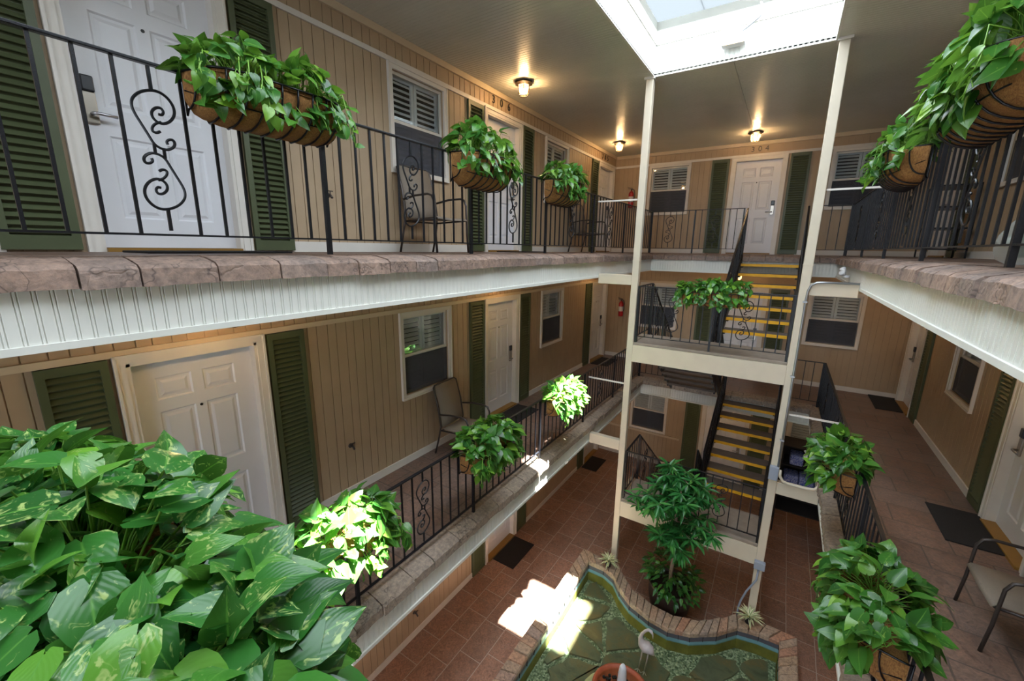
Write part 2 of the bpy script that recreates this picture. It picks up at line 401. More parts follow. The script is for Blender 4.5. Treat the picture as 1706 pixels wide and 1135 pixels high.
def wall(name, s0, s1, opens, P, gstep, gw, gd, thick=.16, z0=F[0], z1=CE[2]+.02):
    """P(s, z, d) -> world point, d = depth behind the face"""
    mb = MB(); S = {s0, s1}; Z = {z0, z1}
    for o in opens: S.update(o[:2]); Z.update(o[2:])
    n = int((s1-s0)/gstep); grooves = []
    for i in range(1, n+1):
        c = s0+i*gstep+(.0 if i % 2 else .012)
        a, b = c-gw/2, c+gw/2
        if b >= s1: continue
        if any(abs(a-q) < .012 or abs(b-q) < .012 for q in S): continue
        grooves.append((a, b))
    for a, b in grooves: S.update((a, b))
    S = sorted(S); Z = sorted(Z); gset = {round(a, 6) for a, _ in grooves}
    def inop(a, b, c, d):
        sm, zm = (a+b)/2, (c+d)/2
        return any(o[0] < sm < o[1] and o[2] < zm < o[3] for o in opens)
    for i in range(len(S)-1):
        a, b = S[i], S[i+1]; dd = gd if round(a, 6) in gset else 0
        j = 0
        while j < len(Z)-1:
            c = Z[j]
            if inop(a, b, c, Z[j+1]): j += 1; continue
            e = j
            while e+1 < len(Z)-1 and not inop(a, b, Z[e+1], Z[e+2]): e += 1
            d = Z[e+1]
            mb.quad(P(a, c, dd), P(b, c, dd), P(b, d, dd), P(a, d, dd))
            if dd:
                mb.quad(P(a, c, 0), P(a, c, dd), P(a, d, dd), P(a, d, 0)); mb.quad(P(b, c, dd), P(b, c, 0), P(b, d, 0), P(b, d, dd))
            j = e+1
    for o in opens:
        a, b, c, d = o; t = thick-.02
        mb.quad(P(a, c, 0), P(a, d, 0), P(a, d, t), P(a, c, t)); mb.quad(P(b, c, 0), P(b, c, t), P(b, d, t), P(b, d, 0))
        mb.quad(P(a, d, 0), P(b, d, 0), P(b, d, t), P(a, d, t)); mb.quad(P(a, c, 0), P(a, c, t), P(b, c, t), P(b, c, 0))
    t0, t1 = thick-.02, thick+.1
    pts = [P(s, z, t) for t in (t0, t1) for (s, z) in ((s0, z0), (s1, z0), (s1, z1), (s0, z1))]; i = len(mb.v); mb.v += pts
    for q in ((0, 1, 2, 3), (7, 6, 5, 4), (0, 4, 5, 1), (1, 5, 6, 2), (2, 6, 7, 3), (3, 7, 4, 0)): mb.face([i+k for k in q], 1)
    for (a, b) in ((s0, s0), (s1, s1)): mb.quad(P(a, z0, 0), P(a, z1, 0), P(a, z1, t0), P(a, z0, t0))
    return struct(mb.build(name, ['siding', 'interior']))
flat = lambda L: [o for k in L for o in k]
wall('wall_left', YN, YB, flat(OPEN['L']), lambda s, z, d: (XL-d, s, z), .113, .008, .009)
wall('wall_back', XL, XR, flat(OPEN['B']), lambda s, z, d: (s, YB+d, z), .113, .008, .009)
wall('wall_right', YN, YB, flat(OPEN['R']), lambda s, z, d: (XR+d, s, z), .113, .008, .009)
wall('wall_near', XL, XR, [(-2.3, .6, f+.7, f+2.3) for f in F], lambda s, z, d: (s, YN-d, z), .113, .008, .009)  # unseen wall; its openings are added for the fill lights

# ------------------------------------------------------------------ slabs
struct(B(XL-.1, XR+.1, YN-.1, YB+.1, F[0]-.2, F[0]).build('floor', 'paver_ground'))
def ring(mb, z0, z1, ix0, ix1, iy0, iy1, m=0):
    mb.box(XL, ix0, YN, YB, z0, z1, m); mb.box(ix1, XR, YN, YB, z0, z1, m)
    mb.box(ix0, ix1, iy1, YB, z0, z1, m); mb.box(ix0, ix1, YN, iy0, z0, z1, m); return mb
e = .16
for k in (1, 2):
    struct(ring(MB(), CE[k-1]+.03, F[k], VX0-e, VX1+e, VY0-e, VY1+e).build('floor', 'paver_upper'))
# beadboard helpers
def beads(mb, s0, s1, step, gw, gd, P, w0, w1, double=True, m=0):
    s = s0; cuts = []
    n = max(1, round((s1-s0)/step)); st = (s1-s0)/n
    x = s0
    for i in range(n):
        b = s0+(i+1)*st
        segs = [(b-gw, b)] if not double else [(b-3*gw, b-2*gw), (b-gw, b)]
        for (a, c) in segs:
            mb.quad(P(x, w0, 0), P(a, w0, 0), P(a, w1, 0), P(x, w1, 0), m)
            mb.quad(P(a, w0, 0), P((a+c)/2, w0, gd), P((a+c)/2, w1, gd), P(a, w1, 0), m)
            mb.quad(P((a+c)/2, w0, gd), P(c, w0, 0), P(c, w1, 0), P((a+c)/2, w1, gd), m); x = c
tr = [0]
def trim(mb, mat, label=None, smooth=False, bevel=0):
    tr[0] += 1; return struct(mb.build('trim_%d' % tr[0], mat, bevel=bevel), label)
def ceil_ring(k, ix0, ix1, iy0, iy1, mat):
    z = CE[k]; mb = MB()
    regs = [(XL, ix0, YN, YB), (ix1, XR, YN, YB), (ix0, ix1, iy1, YB), (ix0, ix1, YN, iy0)]
    for (a, b, c, d) in regs: beads(mb, c, d, .052, .007, .006, lambda s, w, dd: (w, s, z+dd), a, b, False)
    ring(mb, z+.012, z+.03, ix0, ix1, iy0, iy1)
    return struct(mb.build('ceiling', mat))
ceil_ring(0, VX0-.02, VX1+.02, VY0-.02, VY1+.02, 'soffit_low'); ceil_ring(1, VX0-.02, VX1+.02, VY0-.02, VY1+.02, 'soffit_low')
ceil_ring(2, SX0, SX1, SY0, SY1, 'soffit')
# skylight well and roof
mb = MB(); zt = 2.72
beads(mb, SY0, SY1, .052, .006, .005, lambda s, w, d: (SX0-d, s, w), CE[2], zt)
beads(mb, SY0, SY1, .052, .006, .005, lambda s, w, d: (SX1+d, s, w), CE[2], zt)
beads(mb, SX0, SX1, .052, .006, .005, lambda s, w, d: (s, SY1+d, w), CE[2], zt)
beads(mb, SX0, SX1, .052, .006, .005, lambda s, w, d: (s, SY0-d, w), CE[2], zt)
t_ = .05
mb.box(SX0-t_, SX0-.008, SY0-t_, SY1+t_, CE[2]+.03, 3.0); mb.box(SX1+.008, SX1+t_, SY0-t_, SY1+t_, CE[2]+.03, 3.0)
mb.box(SX0-t_, SX1+t_, SY1+.008, SY1+t_, CE[2]+.03, 3.0); mb.box(SX0-t_, SX1+t_, SY0-t_, SY0-.008, CE[2]+.03, 3.0)
trim(mb, 'fascia', 'white beadboard lining of the skylight opening')
mb = MB()
for (a, b, c, d) in ((SX0-.012, SX0+.012, SY0, SY1), (SX1-.012, SX1+.012, SY0, SY1), (SX0, SX1, SY1-.012, SY1+.012)): mb.box(a, b, c, d, CE[2]-.012, CE[2]+.001)
for (a, b, c, d) in ((SX0, SX0+.012, SY0, SY1), (SX1-.012, SX1, SY0, SY1), (SX0, SX1, SY1-.012, SY1)): mb.box(a, b, c, d, zt-.006, zt+.006)
trim(mb, 'white_trim')
mb = MB(); ring(mb, CE[2]+.031, CE[2]+.2, SX0-t_, SX1+t_, SY0-t_, SY1+t_); struct(mb.build('ceiling', 'interior'), 'flat roof above the top floor ceiling')
w = empty('window_1', (-.86, 2.9, 3.0)); struct(w)  # unseen skylight cover, its clear gaps laid out to shape the sun patches
GX0, GX1 = -1.30, .14
for (a, b, c, d, m_) in ((SX0-.04, GX0, SY0-.04, SY1+.04, 'frosted'), (GX1, SX1+.04, SY0-.04, SY1+.04, 'frosted'),
                         (GX0, GX1, SY0-.04, 1.12, 'frosted'), (GX0, GX1, 1.75, 4.55, 'frosted'), (GX0, GX1, 5.55, SY1+.04, 'frosted'),
                         (GX0, GX1, 1.12, 1.75, 'glass'), (GX0, GX1, 4.55, 5.55, 'glass')):
    B(a, b, c, d, 3.0, 3.012).build('pane', m_, w)
mb = MB()
for y in (1.12, 1.75, 3.1, 4.55, 5.55): mb.box(SX0-.04, SX1+.04, y-.02, y+.02, 2.985, 3.03)
mb.build('glazing_bar', 'white_trim', w)

# ------------------------------------------------------------------ slab edges: stones and fascia
def stone_row(mb, P, s0, s1, lo=.26, hi=.46):
    """P(s, u, z): u = distance out over the court, z relative to the floor"""
    s = s0
    while s < s1-.01:
        L = random.uniform(lo, hi); e_ = min(s+L, s1)
        if s1-e_ < .12: e_ = s1
        nu, nv = 5, 1; r = random.random(); g = .004; out = random.uniform(-.012, .012); dz = random.uniform(-.006, .004)
        prof = [(-.20, .0), (-.09, -.012), (.02+out, -.035), (.045+out, -.055), (.05+out, -.135), (-.1, -.137)]
        grid = []
        for i in range(nu+1):
            sv = s+g+(e_-s-2*g)*i/nu; row = []
            for (u, z) in prof:
                j = .006 if u > -.1 and 0 < i < nu else 0
                row.append(P(sv, u+random.uniform(-j, j), z+dz*(u > -.1)+random.uniform(-j, j)*.7))
            grid.append(row)
        i0 = len(mb.v); n = len(prof)
        for row in grid: mb.v += row
        for i in range(nu):
            for k in range(n-1): mb.face((i0+i*n+k, i0+(i+1)*n+k, i0+(i+1)*n+k+1, i0+i*n+k+1)); mb.r.append(r)
        for i in (0, nu): mb.face([i0+i*n+k for k in range(n)]); mb.r.append(r)
        s = e_
def fascia(mb, P, s0, s1, z0, z1, m=0):
    beads(mb, s0, s1, .052, .006, .005, lambda s, w, d: P(s, -d, w), z0, z1)
    # lip at the bottom and backing
    a = [P(s0, -.012, z0), P(s1, .014, z0+.03)]; 
    xs = sorted((a[0][0], a[1][0])); ys = sorted((a[0][1], a[1][1])); mb.box(xs[0], xs[1], ys[0], ys[1], z0-.012, z0+.02)
    a = [P(s0, -.05, 0), P(s1, -.008, 0)]; xs = sorted((a[0][0], a[1][0])); ys = sorted((a[0][1], a[1][1])); mb.box(xs[0], xs[1], ys[0], ys[1], z0, z1)
for k in (1, 2):
    z = F[k]; sm = 'edge_stone' if k == 2 else 'edge_stone_low'
    PL = lambda s, u, w: (VX0+u, s, w); PR = lambda s, u, w: (VX1-u, s, w)
    PB = lambda s, u, w: (s, VY1-u, w); PN = lambda s, u, w: (s, VY0+u, w)
    for P, a, b, nm in ((PL, VY0, VY1, 'left'), (PR, VY0, VY1, 'right'), (PB, VX0, VX1, 'back'), (PN, VX0, VX1, 'near')):
        if nm in ('left', 'right') or True:
            mb = MB(); Q = lambda s, u, w, P=P: P(s, u, z+w+.003)
            if nm == 'back' and k == 2: lo, hi = .24, .3
            else: lo, hi = (.2, .42) if nm != 'right' else (.16, .26)
            aa, bb = (a+.03, b-.03) if nm in ('back', 'near') else (a-.2, b+.2)
            if nm in ('back', 'near'): aa, bb = a-.0, b+.0
            stone_row(mb, Q, aa, bb, lo, hi); trim(mb, sm, 'rough stone edging along the %s side of the %s walkway' % (nm, LV[k]))
            mb = MB(); fascia(mb, P, a, b, CE[k-1]-.01, z-.12); trim(mb, 'fascia' if k == 2 else 'fascia', 'white beadboard fascia along the %s side of the %s walkway' % (nm, LV[k]))
    # solid infill behind the stones
    ring(MB(), CE[k-1]+.03, z-.131, VX0-.05, VX1+.05, VY0-.05, VY1+.05)
    mb = MB()
    for (a, b, c, d) in ((VX0-e, VX0-.05, VY0-e, VY1+e), (VX1+.05, VX1+e, VY0-e, VY1+e), (VX0-.05, VX1+.05, VY1+.05, VY1+e), (VX0-.05, VX1+.05, VY0-e, VY0-.05)):
        mb.box(a, b, c, d, CE[k-1]+.03, z-.045)
    trim(mb, 'concrete')

for k in range(3):
    w = struct(empty('window_near_%d' % (k+1), (-.85, YN, F[k]+.7)), 'wide glazed opening in the wall behind the viewpoint, %s' % LV[k]); w.name = 'window_%d' % (40+k)  # made-up opening, added out of view to balance the daylight
    mb = MB(); z0, z1 = F[k]+.7, F[k]+2.3
    for x in (-2.3, -1.35, -.39, .56): mb.box(x, x+.04, YN-.06, YN-.01, z0, z1)
    mb.box(-2.3, .6, YN-.06, YN-.01, z0, z0+.04); mb.box(-2.3, .6, YN-.06, YN-.01, z1-.04, z1); mb.build('window_frame', 'white_trim', w)
    ld = bpy.data.lights.new('window_daylight', 'AREA'); ld.shape = 'RECTANGLE'; ld.size = 2.8; ld.size_y = 1.5; ld.energy = 75; ld.color = (.80, .90, 1.0)  # fill lamp added behind the viewpoint, not a known window
    lo = bpy.data.objects.new('window_daylight', ld); col.objects.link(lo); lo.location = (-.85, YN-.08, (z0+z1)/2); lo.rotation_euler = (PI/2, 0, 0)
# ------------------------------------------------------------------ boards on the walls
for k in range(3):
    f = F[k]; zb = f+2.10
    trim(B(XL, XL+.022, YN, YB-.001, zb, zb+.05), 'siding_trim' if k < 2 else 'white_trim')
    trim(B(XL+.022, XR-.022, YB-.022, YB, zb, zb+.05), 'siding_trim' if k < 2 else 'white_trim')
    trim(B(XR-.022, XR, YN, YB-.001, zb, zb+.05), 'siding_trim' if k < 2 else 'white_trim')
    mb = MB()
    for (a, b, c, d) in ((XL, XL+.03, YN, YB), (XR-.03, XR, YN, YB), (XL, XR, YB-.03, YB)): mb.box(a, b, c, d, CE[k]-.075, CE[k]-.001)
    trim(mb, 'siding_trim', 'tan crown board below the %s ceiling' % LV[k])
    def gaps(lst, half, lo, hi):
        cur = lo; out = []
        for c in sorted(lst):
            if c-half > cur: out.append((cur, c-half))
            cur = c+half
        if cur < hi: out.append((cur, hi))
        return out
    hh = .9
    mb = MB()
    for (a, b) in gaps(Ldoors, hh, YN, YB):
        if b-a > .02: mb.box(XL, XL+.018, a, min(b, YB), f, f+.1)
    struct(mb.build('baseboard_left', 'white_trim')); mb = MB()
    for (a, b) in gaps(Bdoors, hh, XL+.02, XR-.02): mb.box(a, b, YB-.018, YB, f, f+.1)
    struct(mb.build('baseboard_back', 'white_trim')); mb = MB()
    for (a, b) in gaps(Rdoors, hh, YN, YB):
        if b-a > .02: mb.box(XR-.018, XR, a, b, f, f+.1)
    struct(mb.build('baseboard_right', 'white_trim'))
mb = MB(); mb.box(XL, -1.82, YB-.025, YB, -4.98, -4.92); mb.box(.2, XR, YB-.025, YB, -4.98, -4.92)
mb.box(XL, XL+.025, 6.98, 9.35, -4.98, -4.92)
trim(mb, 'siding_trim', 'tan chair rail low on the ground floor walls')
trim(B(-.93, -.89, 6.4, YB, CE[2]-.012, CE[2]-.001), 'soffit', 'narrow batten down the middle of the top floor ceiling')

# ------------------------------------------------------------------ doors
def leaf_panels(mb, x0, x1, z0, z1, y, rects):
    xs = sorted({x0, x1} | {r[i] for r in rects for i in (0, 1)}); zs = sorted({z0, z1} | {r[i] for r in rects for i in (2, 3)})
    for i in range(len(xs)-1):
        for j in range(len(zs)-1):
            a, b, c, d = xs[i], xs[i+1], zs[j], zs[j+1]
            if any(r[0] < (a+b)/2 < r[1] and r[2] < (c+d)/2 < r[3] for r in rects): continue
            mb.quad((b, y, c), (a, y, c), (a, y, d), (b, y, d))
    for (a, b, c, d) in rects:
        rings = [(0, 0), (.012, -.011), (.03, -.011), (.052, -.002)]
        pts = [[(b-q, y+w, c+q), (a+q, y+w, c+q), (a+q, y+w, d-q), (b-q, y+w, d-q)] for q, w in rings]
        for k in range(3):
            for s in range(4): mb.quad(pts[k][s], pts[k][(s+1) % 4], pts[k+1][(s+1) % 4], pts[k+1][s])
        mb.quad(*pts[3])
def make_door(hw):
    """local +Y faces the court; hw=+1 puts the lock on the viewer's left"""
    r = empty('door')
    c = .07; w = DW/2; mb = MB()
    for s in (-1, 1):
        mb.box(s*w, s*(w+c), 0, .028, 0, DH+c); mb.box(s*(w+c-.018), s*(w+c), 0, .04, 0, DH+c)
        mb.box(s*(w-.025), s*w, -.12, .02, 0, DH)
    mb.box(-w, w, 0, .028, DH, DH+c); mb.box(-w-c, w+c, .028, .04, DH+c-.018, DH+c); mb.box(-w, w, -.12, .02, DH-.025, DH)
    mb.build('door_frame', 'white_trim', r)
    x = w-.025; y = -.07; mb = MB()
    cx = .165; pw = .125
    rects = []
    for s in (-1, 1):
        a, b = sorted((s*(cx-pw+.0), s*(cx+pw)))
        rects += [(a, b, .24, .80), (a, b, .98, 1.58), (a, b, 1.68, 1.87)]
    leaf_panels(mb, -x, x, .03, DH-.025, y, rects)
    mb.box(-x, x, y-.035, y-.014, .03, DH-.025)
    for s in (-1, 1): mb.quad((s*x, y, .03), (s*x, y-.035, .03), (s*x, y-.035, DH-.025), (s*x, y, DH-.025))
    dl = mb.build('door_panel', 'door_white', r)
    B(-x, x, y-.03, .05, 0, .028).build('threshold', 'threshold', r, label='wooden threshold strip')
    MB().lathe([(.012, 0), (.012, .004), (.006, .006)], 10, (0, 0, 0), capt=True)
    pk = MB().tube([(0, y-.002, 1.56), (0, y+.004, 1.56)], .012, 10); pk.build('peephole', 'numeral', dl)
    hx = hw*(x-.075)
    lp = MB().box(hx-.035, hx+.035, y+.001, y+.022, .86, 1.06).build('lock_plate', 'brass_steel', dl, bevel=.006, label='steel lock plate with black reader')
    MB().box(hx-.035, hx+.035, y+.001, y+.034, 1.06, 1.16).build('card_reader', 'lock_black', lp, bevel=.01)
    MB().tube([(hx, y+.02, .92), (hx, y+.062, .92), (hx-hw*.02, y+.068, .92), (hx-hw*.12, y+.066, .918)], .011, 8).build('handle', 'steel', lp, smooth=True)
    return r
pd = {1: make_door(1), -1: make_door(-1)}
dn = [0]; first = {1: True, -1: True}
WALLROT = {'L': -PI/2, 'B': PI, 'R': PI/2}
def wpos(W, s, z): return {'L': (XL, s, z), 'B': (s, YB, z), 'R': (XR, s, z)}[W]
def place_door(W, s, k, hw):
    dn[0] += 1
    if first[hw]: o = pd[hw]; first[hw] = False; o.location = wpos(W, s, F[k]); o.rotation_euler = (0, 0, WALLROT[W])
    else: o = copy_tree(pd[hw], wpos(W, s, F[k]), WALLROT[W])
    o.name = 'door_%d' % dn[0]; struct(o, 'white six panel door in the %s wall, %s' % ({'L': 'left', 'B': 'back', 'R': 'right'}[W], LV[k]))
for k in (2, 1, 0):
    place_door('L', Ldoors[0], k, 1); place_door('L', Ldoors[1], k, -1); place_door('L', Ldoors[2], k, -1)
    place_door('B', Bdoors[0], k, -1)
    place_door('R', Rdoors[0], k, 1); place_door('R', Rdoors[1], k, 1)

# ------------------------------------------------------------------ windows with plantation shutters inside
def make_window():
    r = empty('window'); w, h = WW/2, WH; c = .06; mb = MB()
    mb.box(-w-c, w+c, 0, .026, h, h+c); mb.box(-w-c, w+c, 0, .03, -c, 0)
    for s in (-1, 1): mb.box(s*w, s*(w+c), 0, .026, 0, h)
    for s in (-1, 1): mb.box(s*(w+c-.014), s*(w+c), .026, .036, -c, h+c)
    mb.box(-w-c, w+c, .026, .036, h+c-.014, h+c); mb.box(-w-c, w+c, .03, .042, -c, -c+.02)
    mb.build('window_frame', 'white_trim', r)
    q = .035; mid = h*.5
    for (z0, z1, y, nm) in ((mid-.02, h, -.028, 'upper_sash'), (0, mid+.02, -.045, 'lower_sash')):
        mb = MB(); mb.box(-w, -w+q, y-.02, y, z0, z1); mb.box(w-q, w, y-.02, y, z0, z1); mb.box(-w+q, w-q, y-.02, y, z0, z0+q); mb.box(-w+q, w-q, y-.02, y, z1-q, z1)
        sh = mb.build(nm, 'white_trim', r); B(-w+q, w-q, y-.012, y-.009, z0+q, z1-q).build('pane', 'glass', sh)
    B(-w+.01, w-.01, -.016, -.0145, .01, mid-.022).build('insect_screen', 'screen', r)
    y = -.1
    for s in (-1, 1):
        mb = MB(); x0, x1 = sorted((s*.004, s*(w-.004)))
        mb.box(x0, x0+.045, y-.012, y+.012, .0, h); mb.box(x1-.045, x1, y-.012, y+.012, .0, h)
        for (a, b) in ((0, .06), (mid-.03, mid+.03), (h-.06, h)): mb.box(x0+.045, x1-.045, y-.012, y+.012, a, b)
        n = 7
        for (a, b) in ((.06, mid-.03), (mid+.03, h-.06)):
            for i in range(n):
                zc = a+(b-a)*(i+.5)/n; mb.bar((x0+.045, y+.004, zc), (x1-.045, y+.004, zc), .006, .058, up=(0, -.72, .69))
        mb.build('inner_shutter', 'louver', r)
    return r
pw = make_window(); wn = [1]
def place_window(W, s, k):
    wn[0] += 1; loc = wpos(W, s, F[k]+WZ)
    if wn[0] == 2: o = pw; o.location = loc; o.rotation_euler = (0, 0, WALLROT[W])
    else: o = copy_tree(pw, loc, WALLROT[W])
    o.name = 'window_%d' % wn[0]; struct(o, 'white sash window with slatted inner shutters in the %s wall, %s' % ({'L': 'left', 'B': 'back', 'R': 'right'}[W], LV[k]))
for k in (2, 1):
    for y in Lwins: place_window('L', y, k)
    for y in Rwins: place_window('R', y, k)
for k in range(3):
    for x in Bwins: place_window('B', x, k)

# ------------------------------------------------------------------ green louvred shutters beside the doors
def make_shutter():
    r = empty('louvred_shutter'); w, h = .18, 2.08; mb = MB(); q = .045
    mb.box(-w, -w+q, .002, .034, 0, h); mb.box(w-q, w, .002, .034, 0, h)
    mb.box(-w+q, w-q, .002, .034, 0, .09); mb.box(-w+q, w-q, .002, .034, h-.06, h)
    mb.build('frame', 'shutter', r)
    mb = MB(); n = 40
    for i in range(n):
        zc = .095+(h-.16)*(i+.5)/n; mb.bar((-w+q, .017, zc), (w-q, .017, zc), .006, .046, up=(0, -.68, .73))
    mb.box(-w+q, w-q, .002, .005, .09, h-.06)
    mb.build('louvres', 'shutter', r); return r
ps = make_shutter(); sn = [0]
def place_shutter(W, s, k, label):
    sn[0] += 1; loc = wpos(W, s, F[k]+.015)
    if sn[0] == 1: o = ps; o.location = loc; o.rotation_euler = (0, 0, WALLROT[W])
    else: o = copy_tree(ps, loc, WALLROT[W])
    tag(o, label, 'shutter', 'green louvred shutters flanking the doors')
dist = {0: 'nearest door', 1: 'middle door', 2: 'farthest door'}
for k in (2, 1, 0):
    for i, y in enumerate(Ldoors):
        for sd, word in ((-1, 'left'), (1, 'right')):
            if i == 2 and sd == 1: continue
            place_shutter('L', y+sd*.74, k, 'dark green louvred shutter %s of the %s on the left wall, %s' % (word, dist[i], LV[k]))
    for sd, word in ((-1, 'left'), (1, 'right')):
        place_shutter('B', Bdoors[0]+sd*.76, k, 'dark green louvred shutter %s of the back wall door, %s' % (word, LV[k]))
    place_shutter('R', Rdoors[0]+.76, k, 'green louvred shutter beyond the near door of the right wall, %s' % LV[k])
    place_shutter('R', Rdoors[0]-.76, k, 'green louvred shutter on the camera side of the right wall door, %s' % LV[k])
    place_shutter('R', Rdoors[1]-.74, k, 'green louvred shutter beside the corner door of the right wall, %s' % LV[k])

# ------------------------------------------------------------------ railings
SC1 = [(.946,.621),(.96,.619),(.969,.635),(.961,.652),(.94,.649),(.92,.627),(.92,.601),(.938,.582),(.965,.581),(.996,.604),(1.014,.639),(1.011,.677),(.989,.709),(.957,.724),(.919,.718),(.881,.697),(.854,.665),(.848,.634),(.855,.603),(.875,.56),(.895,.516),(.91,.481),(.935,.465),(.963,.464),(.987,.48),(.996,.498),(.991,.515),(.974,.514),(.961,.503),(.965,.489)]
SC2 = [(.952,.587),(.93,.577),(.913,.557),(.911,.538),(.927,.533),(.943,.544)]
def smoothp(p, it=2):
    for _ in range(it):
        q = [p[0]]
        for a, b in zip(p, p[1:]): q += [(a[0]*.75+b[0]*.25, a[1]*.75+b[1]*.25), (a[0]*.25+b[0]*.75, a[1]*.25+b[1]*.75)]
        q.append(p[-1]); p = q
    return p
def scroll_mesh():
    mb = MB(); cy, cz = .928, .452
    for s in (1, -1):
        for S in (SC1, SC2):
            p = [((a-cy)*s, (b-cz)*s) for a, b in S]; p = smoothp(p, 2)
            mb.tube([(x, 0, z) for x, z in p], .0065, 6)
        mb.bar((s*-.018, 0, s*.03), (s*-.018, 0, s*-.018), .011, .011)
        mb.bar((s*.004, 0, s*.27), (s*.004, 0, s*.372), .013, .013, up=(0, 1, 0))
    return mb
_o = scroll_mesh().build('scroll', 'black_metal', smooth=False); SCROLL = _o.data; bpy.data.objects.remove(_o)
_o = B(-.0065, .0065, -.0065, .0065, 0, 1).build('baluster', 'black_metal'); BAL = _o.data; bpy.data.objects.remove(_o)
_o = B(-.0135, .0135, -.0135, .0135, 0, 1).build('post', 'black_metal'); POST = _o.data; bpy.data.objects.remove(_o)
def inst(name, me, loc, rz, parent, sz=1):
    o = bpy.data.objects.new(name, me); col.objects.link(o); o.parent = parent
    o.location = Vector(loc)-base_loc(parent); o.rotation_euler = (0, 0, rz); o.scale = (1, 1, sz); return o
def railing(name, p0, p1, posts, label, cat='railing', z1=None, bays=11, post_dn=None, scroll=True, hgt=.875, flip=False, group=None, capend=True):
    """p0, p1 = (x, y, zfloor) ends; posts = distances along; slope allowed"""
    p0 = Vector(p0); p1 = Vector(p1); d = p1-p0; L = Vector((d.x, d.y, 0)).length; ux, uy = d.x/L, d.y/L; sl = d.z/L
    r = empty(name, tuple(p0)); tag(r, label, cat, group)
    at = lambda t, h: Vector((p0.x+ux*t, p0.y+uy*t, p0.z+sl*t+h))
    rz = math.atan2(uy, ux)
    MB().bar(at(-.015, hgt), at(L+.015, hgt), .032, .014).build('top_rail', 'black_metal', r, bevel=.003)
    MB().bar(at(0, .1), at(L, .1), .024, .010).build('bottom_rail', 'black_metal', r)
    for t in posts: inst('post', POST, at(t, 0), rz, r, hgt)
    ps_ = sorted(posts)
    for a, b in zip(ps_, ps_[1:]):
        n = max(1, round((b-a)/.1285)-1)
        for i in range(1, n+1):
            t = a+(b-a)*i/(n+1)
            if scroll and n >= 5 and i == (n+1)//2:
                inst('scroll', SCROLL, at(t, .4925 if sl == 0 else .49), rz if not flip else rz+PI, r, 1.0)
            else: inst('baluster', BAL, at(t, .1), rz, r, hgt-.1)
    return r
RX0, RX1, RYB = VX0-.09, VX1+.08, VY1+.06
ysL = [-1.35, .13, 1.74, 3.27, 4.77, 6.31, 7.79, RYB]
ysR = [-.25, 1.3, 2.85, 4.4, 5.95, 7.6, RYB]
for k in (2, 1):
    f = F[k]+.004
    railing('railing', (RX0, ysL[0], f), (RX0, RYB, f), [y-ysL[0] for y in ysL], 'black iron scrollwork railing along the left walkway, %s' % LV[k])
    railing('railing', (RX1, ysR[0], f), (RX1, RYB, f), [y-ysR[0] for y in ysR], 'black iron scrollwork railing along the right walkway, %s' % LV[k], flip=False)
railing('railing', (RX0+.02, RYB, F[2]+.004), (-.83, RYB, F[2]+.004), [0, .87, 1.76], 'black iron railing on the back walkway left of the stairs, top floor')
railing('railing', (.26, RYB, F[2]+.004), (RX1-.02, RYB, F[2]+.004), [0, .57], 'short black iron railing on the back walkway right of the stairs, top floor')
railing('railing', (RX0+.02, RYB, F[1]+.004), (-1.9, RYB, F[1]+.004), [0, .69], 'short black iron railing on the back walkway left of the stairs, middle floor')
railing('railing', (.26, RYB, F[1]+.004), (RX1-.02, RYB, F[1]+.004), [0, .57], 'short black iron railing on the back walkway right of the stairs, middle floor')

# ------------------------------------------------------------------ posts, landings, beams
PLX, PRX, PY = (-1.97, -1.87), (.17, .275), (6.38, 6.48)
for (a, b), lab in ((PLX, 'tall cream square column left of the staircase'), (PRX, 'tall cream square column right of the staircase')):
    r = empty('column', ((a+b)/2, 6.43, F[0])); tag(r, lab, 'column')
    B(a, b, PY[0], PY[1], F[0], CE[2]).build('shaft', 'beam', r, bevel=.008)
    B(a-.02, b+.02, PY[0]-.02, PY[1]+.02, CE[2]-.03, CE[2]).build('cap_plate', 'white_trim', r)
    mb = MB()
    for z in (-.16, -2.9): mb.box(a-.003, b+.003, PY[0]-.003, PY[1]+.003, z, z+.012)
    mb.build('seam_band', 'beam', r)
LZ = {1: -4.17, 2: -1.42}
LY0, LY1 = 6.38, 7.18
for k in (2, 1):
    z = LZ[k]; a, b = PLX[1], PRX[0]; zb = -1.73 if k == 2 else -4.5; zt_ = -1.46 if k == 2 else -4.22
    word = 'upper' if k == 2 else 'lower'
    r = empty('stair_landing', (-.85, 6.8, z)); tag(r, 'concrete %s landing of the staircase with cream edge beam' % word, 'landing')
    mb = MB(); mb.box(a, b, LY0+.02, LY1, zt_, z); mb.build('slab', 'concrete', r, bevel=.006)
    mb = MB(); mb.box(a, b, LY0+.0, LY0+.05, zb, zt_-.001); mb.box(a, a+.04, LY0+.05, LY1, zb+.05, zt_-.001); mb.box(b-.04, b, LY0+.05, LY1, zb+.05, zt_-.001)
    mb.box(a+.04, b-.04, LY1-.05, LY1, zb+.08, zt_-.001); mb.build('edge_beam', 'beam', r)
    mb = MB(); mb.box(PLX[0]+.01, PLX[1], PY[1], LY1, zb+.05, z); mb.build('side_strip', 'beam', r)
    railing('railing', (a+.02, LY0+.05, z), (b-.02, LY0+.05, z), [0, 1.06, b-a-.04], 'black iron railing across the front of the %s landing' % word)
    railing('railing', (a+.02, LY0+.10, z), (a+.02, LY1, z), [0, LY1-LY0-.1], 'short black iron railing on the left side of the %s landing' % word)
    railing('railing', (b-.02, LY0+.10, z), (b-.02, LY1, z), [0, LY1-LY0-.1], 'short black iron railing on the right side of the %s landing' % word)
beams = [(2, VX0, PLX[0], 'left'), (2, PRX[1], VX1, 'right'), (1, VX0, PLX[0], 'left'), (1, PRX[1], VX1, 'right')]
